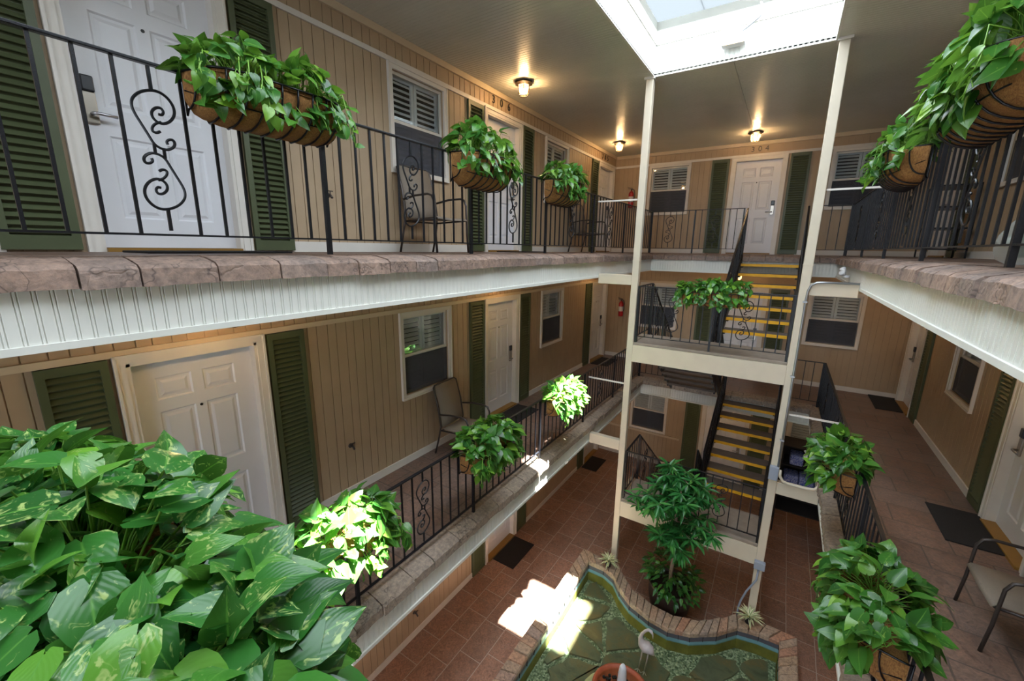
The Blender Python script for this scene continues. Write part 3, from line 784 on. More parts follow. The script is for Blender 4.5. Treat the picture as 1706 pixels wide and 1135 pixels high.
for (k, a, b, sd) in beams:
    zt_, zb = (-.375, -.53) if k == 2 else (-3.12, -3.30)
    mb = MB(); mb.box(a+(.0 if sd == 'right' else .015), b-(.015 if sd == 'right' else 0), 6.385, 6.475, zb, zt_)
    tag(mb.build('tie_beam', 'beam', bevel=.006), 'short cream beam from the %s column to the walkway under the %s' % (sd, LV[k]), 'beam')
    z = F[k]+.79; x0, x1 = (RX0+.02, PLX[0]) if sd == 'left' else (PRX[1], RX1-.02)
    mb = MB(); mb.bar((x0, 6.43, z), (x1, 6.43, z), .022, .022)
    tag(mb.build('brace_rod', 'white_trim'), 'thin white rod tying the %s column to the railing, %s' % (sd, LV[k]), 'rod')

# ------------------------------------------------------------------ stairs
def flight(label, x0, x1, ytop, ztop, ybot, zbot, n, nose_sign, yellow=True, rails=('l', 'r'), lastpost=True):
    r = empty('stair_flight', ((x0+x1)/2, ybot, zbot)); tag(r, 'open stair '+label+' with yellow nosings', 'stairs')
    rise = (ztop-zbot)/n; run = (ytop-ybot)/n
    for x in (x0, x1):
        mb = MB(); s = 1 if x == x1 else -1
        h = .13
        A = [(x-s*.0, ytop, ztop-.02), (x, ybot, zbot+.10), (x, ybot, zbot-.10), (x, ytop, ztop-.24)]
        i = len(mb.v); mb.v += [(p[0]-.018, p[1], p[2]) for p in A]+[(p[0]+.018, p[1], p[2]) for p in A]
        for q in ((0, 1, 2, 3), (7, 6, 5, 4), (0, 4, 5, 1), (1, 5, 6, 2), (2, 6, 7, 3), (3, 7, 4, 0)): mb.face([i+k for k in q])
        mb.build('stringer', 'black_metal', r)
    sg = 1 if run > 0 else -1
    for k in range(1, n):
        z = ztop-rise*k; yn = ytop-run*k; yb_ = yn+sg*.28
        t = B(x0+.02, x1-.02, yn+sg*.012, yb_, z-.045, z).build('tread', 'tread', r)
        B(x0+.02, x1-.02, yn-sg*.004, yn+sg*.012, z-.047, z+.001).build('nosing', 'yellow', t, label='yellow nosing strip')
        for xa in (x0+.018, x1-.05): B(xa, xa+.032, yn+sg*.03, yb_, z-.075, z-.045).build('bracket', 'black_metal', r)
    L = abs(ytop-ybot)
    for q in rails:
        x = x0-.0 if q == 'l' else x1
        word = label.split(' of')[0]
        railing('stair_railing', (x, ytop, ztop-.02), (x, ybot, zbot-.02), [0, L*.5, L], 'black iron stair railing, %s side, %s' % ({'l': 'left', 'r': 'right'}[q], label), 'railing', hgt=.88)
flight('flight from upper landing to top floor', -.76, .20, 9.42, F[2], LY1, LZ[2], 8, -1)
flight('flight from upper landing to middle floor', -1.83, -.86, LY1, LZ[2], 9.42, F[1], 8, 1)
flight('flight from middle floor to lower landing', -.76, .20, 9.48, F[1], LY1-.0, LZ[1], 8, -1)
flight('flight from lower landing to ground floor', -1.83, -.86, LY1, LZ[1], 9.4, F[0]+.0, 9, 1)

# ------------------------------------------------------------------ ceiling lights
def make_lamp():
    r = empty('ceiling_light')
    MB().lathe([(.10, 0), (.135, -.012), (.14, -.03), (.10, -.045), (.09, -.05)], 6, capt=True).build('base_plate', 'bronze', r)
    MB().lathe([(.088, -.05), (.086, -.10), (.075, -.15), (.055, -.185)], 6, capb=False).build('glass_shade', 'lamp_glass', r)
    mb = MB()
    for j in range(6):
        a = 2*PI*j/6; mb.tube([(q*math.cos(a), q*math.sin(a), z) for q, z in ((.09, -.05), (.088, -.10), (.077, -.15), (.057, -.187))], .004, 5)
    mb.tube([(.057*math.cos(2*PI*j/6), .057*math.sin(2*PI*j/6), -.187) for j in range(6)], .006, 5, closed=True)
    mb.build('cage', 'bronze', r); MB().sphere((0, 0, -.13), .028, .028, .035).build('bulb', 'bulb', r, smooth=True)
    return r
lamp = make_lamp(); ln = [0]
def place_lamp(x, y, z, power, label, color=(1, .62, .28)):
    ln[0] += 1; o = lamp if ln[0] == 1 else copy_tree(lamp)
    o.location = (x, y, z); tag(o, label, 'ceiling light', 'bronze and glass ceiling lights')
    ld = bpy.data.lights.new('lamp_light', 'POINT'); ld.energy = power; ld.color = color; ld.shadow_soft_size = .036
    lo = bpy.data.objects.new('lamp_light', ld); col.objects.link(lo); lo.location = (x, y, z-.13)
LP = [1.0, .75, .75]
for k in (2, 1, 0):
    p = [18, 20, 40][k]; z = CE[k]-.001
    for (x, y, w) in ((-3.5, 1.45, 'outside the nearest left wall door'), (-3.5, 5.62, 'outside the middle left wall door'), (-3.47, 9.65, 'in the far left corner'),
                      (-.86, 10.2, 'in front of the back wall door'), (1.68, 9.9, 'in the far right corner'), (1.75, 5.9, 'outside the near door of the right wall')):
        if k == 2 and (y == 1.45 or x > 1): continue
        place_lamp(x, y, z, p, 'small lit bronze ceiling light %s, %s' % (w, LV[k]))

# ------------------------------------------------------------------ house numbers
def numeral(ch, W, s, z, size, label):
    cu = bpy.data.curves.new('numeral', 'FONT'); cu.body = ch; cu.size = size; cu.extrude = .004; cu.align_x = 'CENTER'
    tmp = bpy.data.objects.new('numeral', cu); col.objects.link(tmp)
    dg = bpy.context.evaluated_depsgraph_get(); me = bpy.data.meshes.new_from_object(tmp.evaluated_get(dg))
    bpy.data.objects.remove(tmp); me.materials.clear(); me.materials.append(M['numeral'])
    o = bpy.data.objects.new('numeral', me); col.objects.link(o)
    p = wpos(W, s, z); n = {'L': Vector((1, 0, 0)), 'B': Vector((0, -1, 0)), 'R': Vector((-1, 0, 0))}[W]
    o.location = Vector(p)+n*.006; o.rotation_euler = (PI/2, 0, {'L': PI/2, 'B': 0, 'R': -PI/2}[W])
    tag(o, label, 'number', 'house numbers over the doors')
for i, ch in enumerate('306'): numeral(ch, 'L', 5.64+i*.21, F[2]+2.21, .16, 'black metal numeral %s, %s digit of 306 on the left wall' % (ch, ['first', 'middle', 'last'][i]))
for i, ch in enumerate('305'): numeral(ch, 'L', 10.15+i*.17, F[2]+2.20, .16, 'black metal numeral %s, %s digit of 305 by the far left corner' % (ch, ['first', 'middle', 'last'][i]))
for i, ch in enumerate('304'): numeral(ch, 'B', -.95+i*.135, F[2]+2.2, .15, 'black metal numeral %s, %s digit of 304 on the back wall' % (ch, ['first', 'middle', 'last'][i]))

# ------------------------------------------------------------------ foliage
def add_leaf(mb, p, d, n, L, W, kind='heart', curl=.25, fold=.18, uv=None, rv=(0, 0)):
    d = d.normalized(); n = (n-d*n.dot(d))
    if n.length < 1e-4: n = d.orthogonal()
    n.normalize(); sd = d.cross(n)
    if kind == 'heart': prof = [(-.10, .22), (-.02, .72), (.18, .98), (.40, .92), (.62, .66), (.82, .32), (1.0, .01)]
    elif kind == 'lance': prof = [(0, .06), (.15, .5), (.38, .95), (.6, .9), (.8, .5), (1.0, .02)]
    else: prof = [(0, .55), (.25, .9), (.5, 1), (.75, .7), (1, .03)]
    i0 = len(mb.v); N = len(prof); tw = random.uniform(-.12, .12)
    for (t, w) in prof:
        for q in (-1, -.5, 0, .5, 1):
            tt = t
            if kind == 'heart' and t < .0 and abs(q) < .3: tt = .02
            b = p+d*(tt*L)+sd*(q*w*W/2)-n*(curl*L*max(0, tt)**2)+n*(fold*W*abs(q)*w*.5)+n*(tw*q*w*W*tt)
            if abs(q) == 1: b += n*(math.sin(t*9+tw*40)*.025*W)
            mb.v.append(tuple(b)); uv.append((.5+q*.5, t))
    for a in range(N-1):
        for c in range(4):
            mb.face((i0+a*5+c, i0+a*5+c+1, i0+(a+1)*5+c+1, i0+(a+1)*5+c)); mb.rv.append(rv)
def fol_build(mb, uv, name, mat, parent, label=None):
    o = mb.build(name, mat, parent, smooth=True, label=label); me = o.data
    l1 = me.uv_layers.new(name='leaf'); l2 = me.uv_layers.new(name='rnd')
    a = []; b = []
    for f, r in zip(mb.f, mb.rv):
        for vi in f: a += uv[vi]; b += r
    l1.data.foreach_set('uv', a); l2.data.foreach_set('uv', b); return o
def rvec():
    return Vector((random.gauss(0, 1), random.gauss(0, 1), random.gauss(0, 1)))
def pothos(parent, L, D, H, n, size, ax, out, trail=6, seed=1, ctr=None, droop=.12, wid=.78, stems=True, mat='pothos'):
    """mound of heart leaves; ax = along vector, out = toward the court, ctr = centre of basket top"""
    random.seed(seed); mb = MB(); mb.rv = []; uv = []; st = MB()
    up = Vector((0, 0, 1)); c = ctr
    def leaf(base, pos, dirv, nv, sz):
        rv = (min(1, max(0, random.gauss(.42, .25))), random.random())
        add_leaf(mb, pos, dirv, nv, sz, sz*wid*random.uniform(.85, 1.1), 'heart', random.uniform(.1, .45), random.uniform(.02, .35), uv, rv)
        if stems and random.random() < .6:
            mid = (base+pos)/2+up*.02
            st.tube([base, mid, pos], .0022, 4, cap=False)
    for i in range(n):
        u = random.uniform(-1, 1); th = random.uniform(-.25, 1.02)*PI
        rr = random.uniform(.72, 1.05)
        prof = math.sqrt(max(.05, 1-abs(u)**3*.85))
        off = out*math.cos(th)*D*rr*prof+up*(max(-.5, math.sin(th))*H*rr*prof-(droop if th < .3 else 0)*random.random())
        bump = .03*math.sin(u*7+seed)
        pos = c+ax*(u*L/2)+off+up*bump
        o = (out*math.cos(th)*.8+up*max(.1, math.sin(th))*.6+ax*u*.6)
        dirv = o+rvec()*.42-up*random.uniform(.3, .95)
        nv = o+up*.75+rvec()*.28
        leaf(c+ax*(u*L*.42), pos, dirv, nv, size*random.uniform(.62, 1.15))
    for i in range(trail):
        u = random.choice((-1, 1))*random.uniform(.2, 1.05); p = c+ax*u*L/2+out*D*random.uniform(.6, 1)
        ln_ = random.uniform(.1, .26); pts = [c+ax*u*L*.45+out*D*.3, p+up*.03]
        k = 5
        for j in range(k):
            p = p-up*(ln_/k)+ax*u*.012+out*.006+rvec()*.006; pts.append(Vector(p))
            leaf(p, p+rvec()*.012, rvec()*.5-up*1.0+out*.4, out+up*.3+rvec()*.3, size*random.uniform(.5, .85))
        st.tube(pts, .003, 5)
    fo = fol_build(mb, uv, 'foliage', mat, parent)
    if st.v: st.build('stems', 'stem', parent, smooth=True)
    return fo
def trough(parent, c, L, ax, out, dep=.26, ht=.26):
    """half-round coir trough on a wire cradle; c = centre of its top, at the rail"""
    up = Vector((0, 0, 1)); mb = MB(); n = 22; m = 9
    def pt(u, a, s=1.0):       # u -1..1 along; a 0..1 from front top to back bottom
        en = math.sqrt(max(.0, 1-abs(u)**6))*(.93)+.07
        th = a*PI/2
        return c+ax*(u*L/2)+out*(.02+dep*math.cos(th)**.8*en*s)-up*(ht*math.sin(th)**.9*(.55+.45*en)*s)
    i0 = len(mb.v)
    for i in range(n+1):
        u = -1+2*i/n; row = [c+ax*(u*L/2)+out*.02]
        row += [pt(u, a/m) for a in range(m+1)]; row.append(c+ax*(u*L/2)+out*.02-up*ht*(.55+.45*(math.sqrt(max(0, 1-abs(u)**6))*.93+.07)))
        for p in row: mb.v.append(tuple(p+rvec()*.002))
    w = m+3
    for i in range(n):
        for k in range(w-1): mb.face((i0+i*w+k, i0+(i+1)*w+k, i0+(i+1)*w+k+1, i0+i*w+k+1))
    for i in (0, n): mb.face([i0+i*w+k for k in range(w)])
    mb.build('coir_liner', 'coir', parent, smooth=True)
    wr = MB(); nb = max(6, round(L/.085))
    for i in range(nb+1):
        u = -.97+1.94*i/nb; wr.tube([pt(u, a/8, 1.03)+(out*0) for a in range(9)]+[c+ax*(u*L/2)+out*.0-up*ht*.9, c+ax*(u*L/2)+out*.0], .0055, 5)
    wr.tube([c-ax*L/2+out*.01]+[pt(-1+2*i/16, 0, 1.03) for i in range(17)]+[c+ax*L/2+out*.01], .0055, 5)
    wr.tube([pt(-1+2*i/16, .45, 1.03) for i in range(17)], .004, 5)
    wr.build('wire_cradle', 'wire', parent, smooth=True)
    B(*(0, 0, 0, 0, 0, 0)) if False else None
    so = MB(); i0 = len(so.v)
    for i in range(n+1):
        u = -1+2*i/n
        for q in (0, .5, 1): so.v.append(tuple(c+ax*(u*L/2*.99)+out*(.02+(pt(u, 0)-c-ax*(u*L/2)).dot(out)*.95*q)-up*.02))
    for i in range(n):
        for k in range(2): so.face((i0+i*3+k, i0+(i+1)*3+k, i0+(i+1)*3+k+1, i0+i*3+k+1))
    so.build('soil', 'soil', parent)
def hanging(c, L, ax, out, n, size, D, H, label, seed, trail=6, dep=.25, ht=.25, droop=.12):
    c = Vector(c); ax = Vector(ax); out = Vector(out)
    r = empty('pothos_basket', tuple(c)); tag(r, label, 'plant basket', 'pothos plants in coir troughs hung on the railings')
    trough(r, c, L, ax, out, dep, ht)
    pothos(r, L*1.08, D, H, n, size, ax, out, trail, seed, c+out*dep*.45+Vector((0, 0, .02)), droop)
Y = (0, 1, 0); X = (1, 0, 0); OL = (1, 0, 0); OR = (-1, 0, 0)
xl = RX0+.03; xr = RX1-.03; zt3 = F[2]+.87; zt2 = F[1]+.87
hanging((xl, 1.38, zt3), .78, Y, OL, 300, .088, .19, .15, 'long coir trough of trailing pothos on the top floor left railing, nearest one', 11, 9, ht=.21)
hanging((xl, 3.30, zt3), .72, Y, OL, 240, .105, .2, .22, 'coir trough of pothos on the top floor left railing, second from the front', 12, 4, ht=.27)
hanging((xl, 4.98, zt3), .72, Y, OL, 240, .10, .2, .2, 'coir trough of pothos on the top floor left railing, in front of the far window', 13, 4, ht=.27)
hanging((xr, 3.05, zt3+.02), .95, Y, OR, 330, .12, .2, .24, 'big coir trough of pothos at the top right of the photo', 14, 10, ht=.27)
hanging((xr, 4.95, zt3), .75, Y, OR, 240, .10, .2, .2, 'smaller coir trough of pothos behind the big one, top floor right railing', 15, 4, ht=.27)
hanging((xl, 1.55, zt2-.03), .72, Y, OL, 300, .118, .24, .23, 'sunlit pothos trough on the middle floor left railing, nearest one', 16, 5)
hanging((xl, 3.35, zt2-.03), .72, Y, OL, 300, .122, .25, .24, 'shaded pothos trough at the centre of the middle floor left railing', 17, 5)
hanging((xl, 5.22, zt2-.03), .72, Y, OL, 280, .115, .24, .21, 'sunlit pothos trough on the middle floor left railing, farthest one', 18, 4)
hanging((xr, 5.05, zt2-.0), .72, Y, OR, 280, .12, .23, .22, 'pothos trough on the middle floor right railing, farther one', 19, 5)
hanging((xr, 2.95, zt2-.03), .72, Y, OR, 280, .125, .24, .22, 'pothos trough at the lower right corner on the middle floor right railing', 20, 6)
hanging((-.80, 6.40, LZ[2]+.86), .82, X, (0, -1, 0), 300, .095, .18, .15, 'wide pothos trough on the front railing of the upper landing', 21, 5, ht=.2, dep=.2)

# ------------------------------------------------------------------ near landing under the camera with its planter
r = empty('stair_landing', (-.85, -.5, -1.42)); tag(r, 'near landing with the foreground planter, below the viewpoint', 'landing')
B(-1.9, .25, -1.3, .02, -1.5, -1.42).build('slab', 'concrete', r)
railing('railing', (-1.88, -.02, -1.42), (.2, -.02, -1.42), [0, 1.04, 2.08], 'black iron railing of the near landing behind the foreground plant')
fc = Vector((-.92, .0, -.60))
r = empty('pothos_basket', tuple(fc)); tag(r, 'large variegated pothos filling the lower left foreground', 'plant basket', 'pothos plants in coir troughs hung on the railings')
trough(r, fc, .95, Vector(X), Vector(Y), .25, .25)
pothos(r, 1.05, .2, .21, 900, .088, Vector(X), Vector(Y), 8, 33, fc+Vector((-.02, .12, .0)), .1, .74, mat='pothos_near')
random.seed(8)
pothos(r, .9, .12, .12, 260, .08, Vector(X), Vector(Y), 0, 34, fc+Vector((-.02, .12, .0)), .1, .74, mat='pothos_near', stems=False)

# ------------------------------------------------------------------ fountain
ZR, ZP = -5.37, -5.75
OUT = [(-2.46, 2.2), (-2.46, 6.3), (-2.08, 6.27), (-1.80, 6.29), (-1.64, 6.08), (-1.43, 5.88), (-1.08, 5.76), (-.75, 5.73), (-.40, 5.86), (-.15, 6.08), (.04, 6.30), (.42, 6.33), (.81, 6.34), (.81, 2.2)]
INN = [(-2.25, 2.41), (-2.25, 6.06), (-1.98, 6.06), (-1.77, 5.97), (-1.60, 5.77), (-1.38, 5.60), (-1.05, 5.49), (-.77, 5.46), (-.48, 5.55), (-.16, 5.78), (.08, 6.06), (.35, 6.12), (.60, 6.13), (.60, 2.41)]
fr_ = empty('fountain', (-.82, 4.2, F[0])); tag(fr_, 'low brick rimmed fountain pool with scalloped end on the ground floor', 'fountain')
mb = MB(); N = len(OUT)
for i in range(N):      # coping stones
    j = (i+1) % N; o0, o1, i0_, i1_ = OUT[i], OUT[j], INN[i], INN[j]
    L = math.dist(o0, o1); n = max(1, round(L/.125 if 2 < i < 9 else L/.16))
    for k in range(n):
        a, b = k/n, (k+1)/n; g = .03/n if n > 1 else .01
        f_ = lambda p, q, t: (p[0]+(q[0]-p[0])*t, p[1]+(q[1]-p[1])*t)
        jo = random.uniform(-.012, .012); hz = random.uniform(-.008, .006)
        cr = [f_(o0, o1, a+g), f_(o0, o1, b-g), f_(i0_, i1_, b-g), f_(i0_, i1_, a+g)]
        cen = (sum(c[0] for c in cr)/4, sum(c[1] for c in cr)/4)
        big = [(cen[0]+(c[0]-cen[0])*(1.03+jo), cen[1]+(c[1]-cen[1])*(1.03+jo)) for c in cr]
        sm_ = [(cen[0]+(c[0]-cen[0])*.9, cen[1]+(c[1]-cen[1])*.93) for c in cr]
        rr = random.random(); b0 = len(mb.v)
        for (ring_, z) in ((big, ZR-.075), (big, ZR-.015+hz), (sm_, ZR+.004+hz)):
            for c in ring_: mb.v.append((c[0]+random.uniform(-.003, .003), c[1]+random.uniform(-.003, .003), z))
        for s in range(4):
            for lv in (0, 4): mb.face((b0+lv+s, b0+lv+(s+1) % 4, b0+lv+4+(s+1) % 4, b0+lv+4+s)); mb.r.append(rr)
        mb.face((b0+8, b0+9, b0+10, b0+11)); mb.r.append(rr); mb.face((b0+3, b0+2, b0+1, b0)); mb.r.append(rr)
mb.build('coping', 'coping', fr_)
def band(name, mat, z0, z1, inset=.012, outer=False):
    mb = MB()
    for i in range(N):
        j = (i+1) % N; a, b = (OUT if outer else INN)[i], (OUT if outer else INN)[j]
        c = (-.82, 4.2); s = inset
        A = (a[0]+(c[0]-a[0])*s*(-.3 if not outer else .3)/1, a[1]+(c[1]-a[1])*s*(-.3 if not outer else .3)/1)
        Bq = (b[0]+(c[0]-b[0])*s*(-.3 if not outer else .3)/1, b[1]+(c[1]-b[1])*s*(-.3 if not outer else .3)/1)
        mb.quad((*A, z0), (*Bq, z0), (*Bq, z1), (*A, z1))
    return mb.build(name, mat, fr_)
band('outer_wall', 'coping', F[0], ZR-.06, .02, True)
band('tile_band', 'tile_band', ZR-.155, ZR-.06); band('painted_band', 'blue_band', ZR-.22, ZR-.155, .014); band('inner_wall', 'pool_wall', ZP-.02, ZR-.22, .016)
mb = MB()
for i in range(N):
    a, b = INN[i], INN[(i+1) % N]; d = math.dist(a, b); n = max(1, round(d/.19))
    for k in range(n):
        t = k/n; x, y = a[0]+(b[0]-a[0])*t, a[1]+(b[1]-a[1])*t; mb.bar((x, y, ZR-.155), (x, y, ZR-.07), .007, .007)
mb.build('tile_joint', 'gap_dark', fr_)
def poly(name, pts, z, mat, parent, flip=False):
    mb = MB(); mb.v = [(x, y, z) for x, y in pts]; mb.face(range(len(pts))[::-1]); return mb.build(name, mat, parent)
import mathutils.geometry as mg
def polytri(name, pts, z, mat, parent):
    tris = mg.tessellate_polygon([[Vector((x, y, 0)) for x, y in pts]]); mb = MB(); mb.v = [(x, y, z) for x, y in pts]
    for t in tris: mb.face(t)
    o = mb.build(name, mat, parent); return o
polytri('pool_floor', INN, ZP, 'pebbles', fr_)
polytri('water', INN, ZR-.20, 'water', fr_)
# flagstones: jittered cells clipped to the basin
def inside(x, y, P, m=0):
    c = False; n = len(P)
    for i in range(n):
        x0, y0 = P[i]; x1, y1 = P[(i+1) % n]
        if (y0 > y) != (y1 > y) and x < (x1-x0)*(y-y0)/(y1-y0)+x0: c = not c
    return c
random.seed(5); seeds = []
for i in range(6):
    for j in range(8):
        seeds.append((-2.4+i*.56+random.uniform(-.24, .24)+(.28 if j % 2 else 0), 2.5+j*.5+random.uniform(-.22, .22)))
def clip(poly_, px, py, nx, ny):
    out = []
    for i in range(len(poly_)):
        a, b = poly_[i], poly_[(i+1) % len(poly_)]
        da = (a[0]-px)*nx+(a[1]-py)*ny; db = (b[0]-px)*nx+(b[1]-py)*ny
        if da <= 0: out.append(a)
        if da*db < 0: t = da/(da-db); out.append((a[0]+(b[0]-a[0])*t, a[1]+(b[1]-a[1])*t))
    return out
for s in seeds:
    P_ = [(s[0]-1, s[1]-1), (s[0]+1, s[1]-1), (s[0]+1, s[1]+1), (s[0]-1, s[1]+1)]
    gap = random.uniform(.008, .04)
    for q in seeds:
        if q == s: continue
        dx, dy = q[0]-s[0], q[1]-s[1]; d = math.hypot(dx, dy)
        if d > 1.6: continue
        P_ = clip(P_, s[0]+dx/2-dx/d*gap, s[1]+dy/2-dy/d*gap, dx/d, dy/d)
        if len(P_) < 3: break
    if len(P_) < 3 or not inside(*s, INN): continue
    P_ = clip(P_, -2.18, 0, -1, 0); P_ = clip(P_, .53, 0, 1, 0) if len(P_) > 2 else P_
    P_ = [p if inside(*p, INN) and all(math.dist(p, q) > .05 for q in INN) else (s[0]+(p[0]-s[0])*.55, s[1]+(p[1]-s[1])*.55) for p in P_]
    P2 = []
    for a, b in zip(P_, P_[1:]+P_[:1]):
        for tt in (0, .33, .67): P2.append((a[0]+(b[0]-a[0])*tt+random.uniform(-.022, .022), a[1]+(b[1]-a[1])*tt+random.uniform(-.022, .022)))
    P_ = []
    for p in P2:
        f_ = 1.0
        while f_ > .1 and not all(inside(s[0]+(p[0]-s[0])*(f_+.0)+ox, s[1]+(p[1]-s[1])*f_+oy, INN) for ox, oy in ((0, 0), (.04, 0), (-.04, 0), (0, .05))): f_ -= .06
        P_.append((s[0]+(p[0]-s[0])*f_, s[1]+(p[1]-s[1])*f_))
    if max(math.dist(s, p) for p in P_) < .12: continue
    mb = MB(); n = len(P_); mb.v = [(x, y, ZP) for x, y in P_]+[(s[0]+(x-s[0])*.98, s[1]+(y-s[1])*.98, ZP+.022) for x, y in P_]
    for k in range(n): mb.face((k, (k+1) % n, n+(k+1) % n, n+k))
    mb.face(range(n, 2*n)); mb.build('flagstone', 'flagstone', fr_)
# bowl with jet
bc = (-1.05, 4.22, ZP)
r = empty('fountain_bowl', bc); tag(r, 'round terracotta bubbling bowl in the middle of the pool', 'bowl')
MB().lathe([(.5, 0), (.52, .08), (.46, .14), (.40, .15)], 28, bc, capt=True).build('stone_ring', 'ring_stone', r, smooth=False)
MB().lathe([(.16, .15), (.25, .22), (.34, .32), (.36, .38), (.33, .385), (.31, .33), (.2, .28)], 32, bc, capb=False).build('bowl', 'terracotta', r, smooth=True)
MB().lathe([(.001, .345), (.315, .345)], 28, bc, capb=False).build('bowl_water', 'water', r)
mb = MB(); random.seed(3)
for i in range(60):
    a = random.uniform(0, 2*PI); q = .28*math.sqrt(random.random()); mb.sphere((bc[0]+q*math.cos(a), bc[1]+q*math.sin(a), bc[2]+.32), .022, n=6, k=4)
mb.build('bowl_gravel', 'pot_black', r, smooth=True)
mb = MB(); mb.tube([(bc[0], bc[1], bc[2]+z) for z in (.34, .38, .46, .56, .66, .74, .78)], [.12, .075, .062, .054, .05, .04, .02], 12)
mb.build('water_jet', 'water_foam', r, smooth=True)
# heron
hb = Vector((-.98, 4.93, ZP+.02)); r = empty('heron_statue', tuple(hb)); tag(r, 'grey metal heron statue standing in the pool', 'statue')
mb = MB(); b_ = hb+Vector((.03, 0, .40))
mb.tube([b_+Vector((.12, 0, -.05)), b_+Vector((.07, 0, .0)), b_+Vector((0, 0, .02)), b_+Vector((-.05, 0, .05)), b_+Vector((-.075, 0, .12)), b_+Vector((-.06, 0, .2)), b_+Vector((-.02, 0, .27)), b_+Vector((.02, 0, .31)), b_+Vector((.055, 0, .30)), b_+Vector((.075, 0, .27)), b_+Vector((.085, 0, .2))],
        [.01, .06, .085, .06, .03, .02, .018, .02, .022, .012, .003], 12)
mb.build('body', 'heron', r, smooth=True)
for dx in (-.035, .045):
    mb = MB(); mb.tube([b_+Vector((dx, 0, -.05)), b_+Vector((dx-.01, 0, -.2)), hb+Vector((dx+.0, 0, 0))], .009, 7)
    for q in (-.04, 0, .04): mb.tube([hb+Vector((dx, 0, .005)), hb+Vector((dx+q, -.06+abs(q)*.4, 0))], .005, 5)
    mb.build('leg', 'heron', r, smooth=True)
# little striped plants on the coping
def bromeliad(x, y, label, seed, s=1):
    random.seed(seed); z = ZR+.004; r = empty('potted_bromeliad', (x, y, z)); tag(r, label, 'potted plant', 'small striped plants on the pool rim')
    MB().lathe([(.045, 0), (.06, .1), (.064, .11), (.056, .11), (.05, .08)], 16, (x, y, z)).build('pot', 'pot_black', r, smooth=True)
    MB().lathe([(.0005, .085), (.052, .085)], 12, (x, y, z), capb=False).build('soil', 'soil', r)
    mb = MB(); mb.rv = []; uv = []
    for i in range(26):
        a = i*2.4+random.uniform(-.2, .2); el = .15+1.0*(i/26); d = Vector((math.cos(a)*math.cos(el), math.sin(a)*math.cos(el), math.sin(el)))
        add_leaf(mb, Vector((x, y, z+.09))+d*.01, d, Vector((0, 0, 1))+d*.1, (.19-.05*i/26)*s, .03, 'strap', .35, .4, uv, (random.random(), .2))
    fol_build(mb, uv, 'leaves', 'striped_leaf', r)
bromeliad(-1.93, 6.14, 'small striped bromeliad in black pot on the left end of the pool scallop', 1)
bromeliad(.20, 6.22, 'small striped bromeliad in black pot on the right end of the pool scallop', 2, 1.08)
# potted tree
random.seed(21); tc = Vector((-.90, 6.16, F[0]))
r = empty('potted_tree', tuple(tc)); tag(r, 'bushy green tree in a big dark pot behind the pool scallop', 'potted tree')
MB().lathe([(.17, 0), (.23, .05), (.29, .2), (.33, .42), (.325, .58), (.345, .63), (.315, .63), (.30, .56)], 32, tc).build('pot', 'pot_dark', r, smooth=True)
MB().lathe([(.0005, .58), (.31, .58)], 20, tc, capb=False).build('soil', 'soil', r)
mb = MB(); tp = [tc+Vector(q) for q in ((0, 0, .55), (-.02, 0, .8), (.0, .01, 1.2), (-.02, -.02, 1.7), (-.05, -.03, 2.1), (-.08, -.03, 2.55))]
mb.tube(tp, [.032, .028, .026, .022, .016, .008], 10); tips = []
for i in range(46):
    t = random.uniform(1.42, 2.5); k = t/2.5; b0 = tc+Vector((-.04*k, -.02, t)); a = random.uniform(0, 2*PI)
    rad = .56*(.8 if t < 1.6 else 1)*(1.0 if t < 1.95 else max(.25, 1-(t-1.95)*1.2))*random.uniform(.8, 1.05); el = random.uniform(-.25, .35)
    e_ = b0+Vector((math.cos(a)*rad, min(math.sin(a)*rad, .1), rad*el+.05)); m_ = (b0+e_)/2+Vector((0, 0, .05))
    mb.tube([b0, m_, e_], [.008, .006, .004], 5); tips += [e_, m_+rvec()*.06, (e_+m_)/2+rvec()*.07]
for q in tp[3:]: tips += [q+rvec()*.08 for _ in range(4)]
mb.build('trunk', 'bark', r, smooth=True)
mb = MB(); mb.rv = []; uv = []
for p in tips:
    if p.z < tc.z+1.0: continue
    for j in range(11):
        a = 2*PI*j/11+random.uniform(-.3, .3); el = random.uniform(-.7, .55); d = Vector((math.cos(a)*math.cos(el), math.sin(a)*math.cos(el), math.sin(el)))
        add_leaf(mb, p+d*.015, Vector((d.x, min(d.y, .3) if p.y > tc.y else d.y, d.z)), Vector((0, 0, 1))+rvec()*.15, random.uniform(.15, .22), random.uniform(.04, .055), 'lance', random.uniform(.1, .4), .3, uv, (min(1, max(0, random.gauss(.45, .25))), 0))
fol_build(mb, uv, 'crown', 'tree_leaf', r)
mb = MB(); mb.rv = []; uv = []
for i in range(260):
    a = random.uniform(0, 2*PI); q = .43*math.sqrt(random.random()); zz = .66+.24*random.random()-(.08 if q > .36 else 0)+(.12 if math.cos(a) < -.3 else 0)
    p = tc+Vector((math.cos(a)*q, math.sin(a)*q, zz)); d = Vector((math.cos(a), math.sin(a), random.uniform(-.7, .5)))+rvec()*.35
    add_leaf(mb, p, d, Vector((0, 0, 1))+rvec()*.3, random.uniform(.08, .13), .055, 'heart', .3, .2, uv, (random.random()*.8, random.random()*.7))
fol_build(mb, uv, 'underplanting', 'dark_leaf', r, label='glossy dark green plants at the foot of the tree')

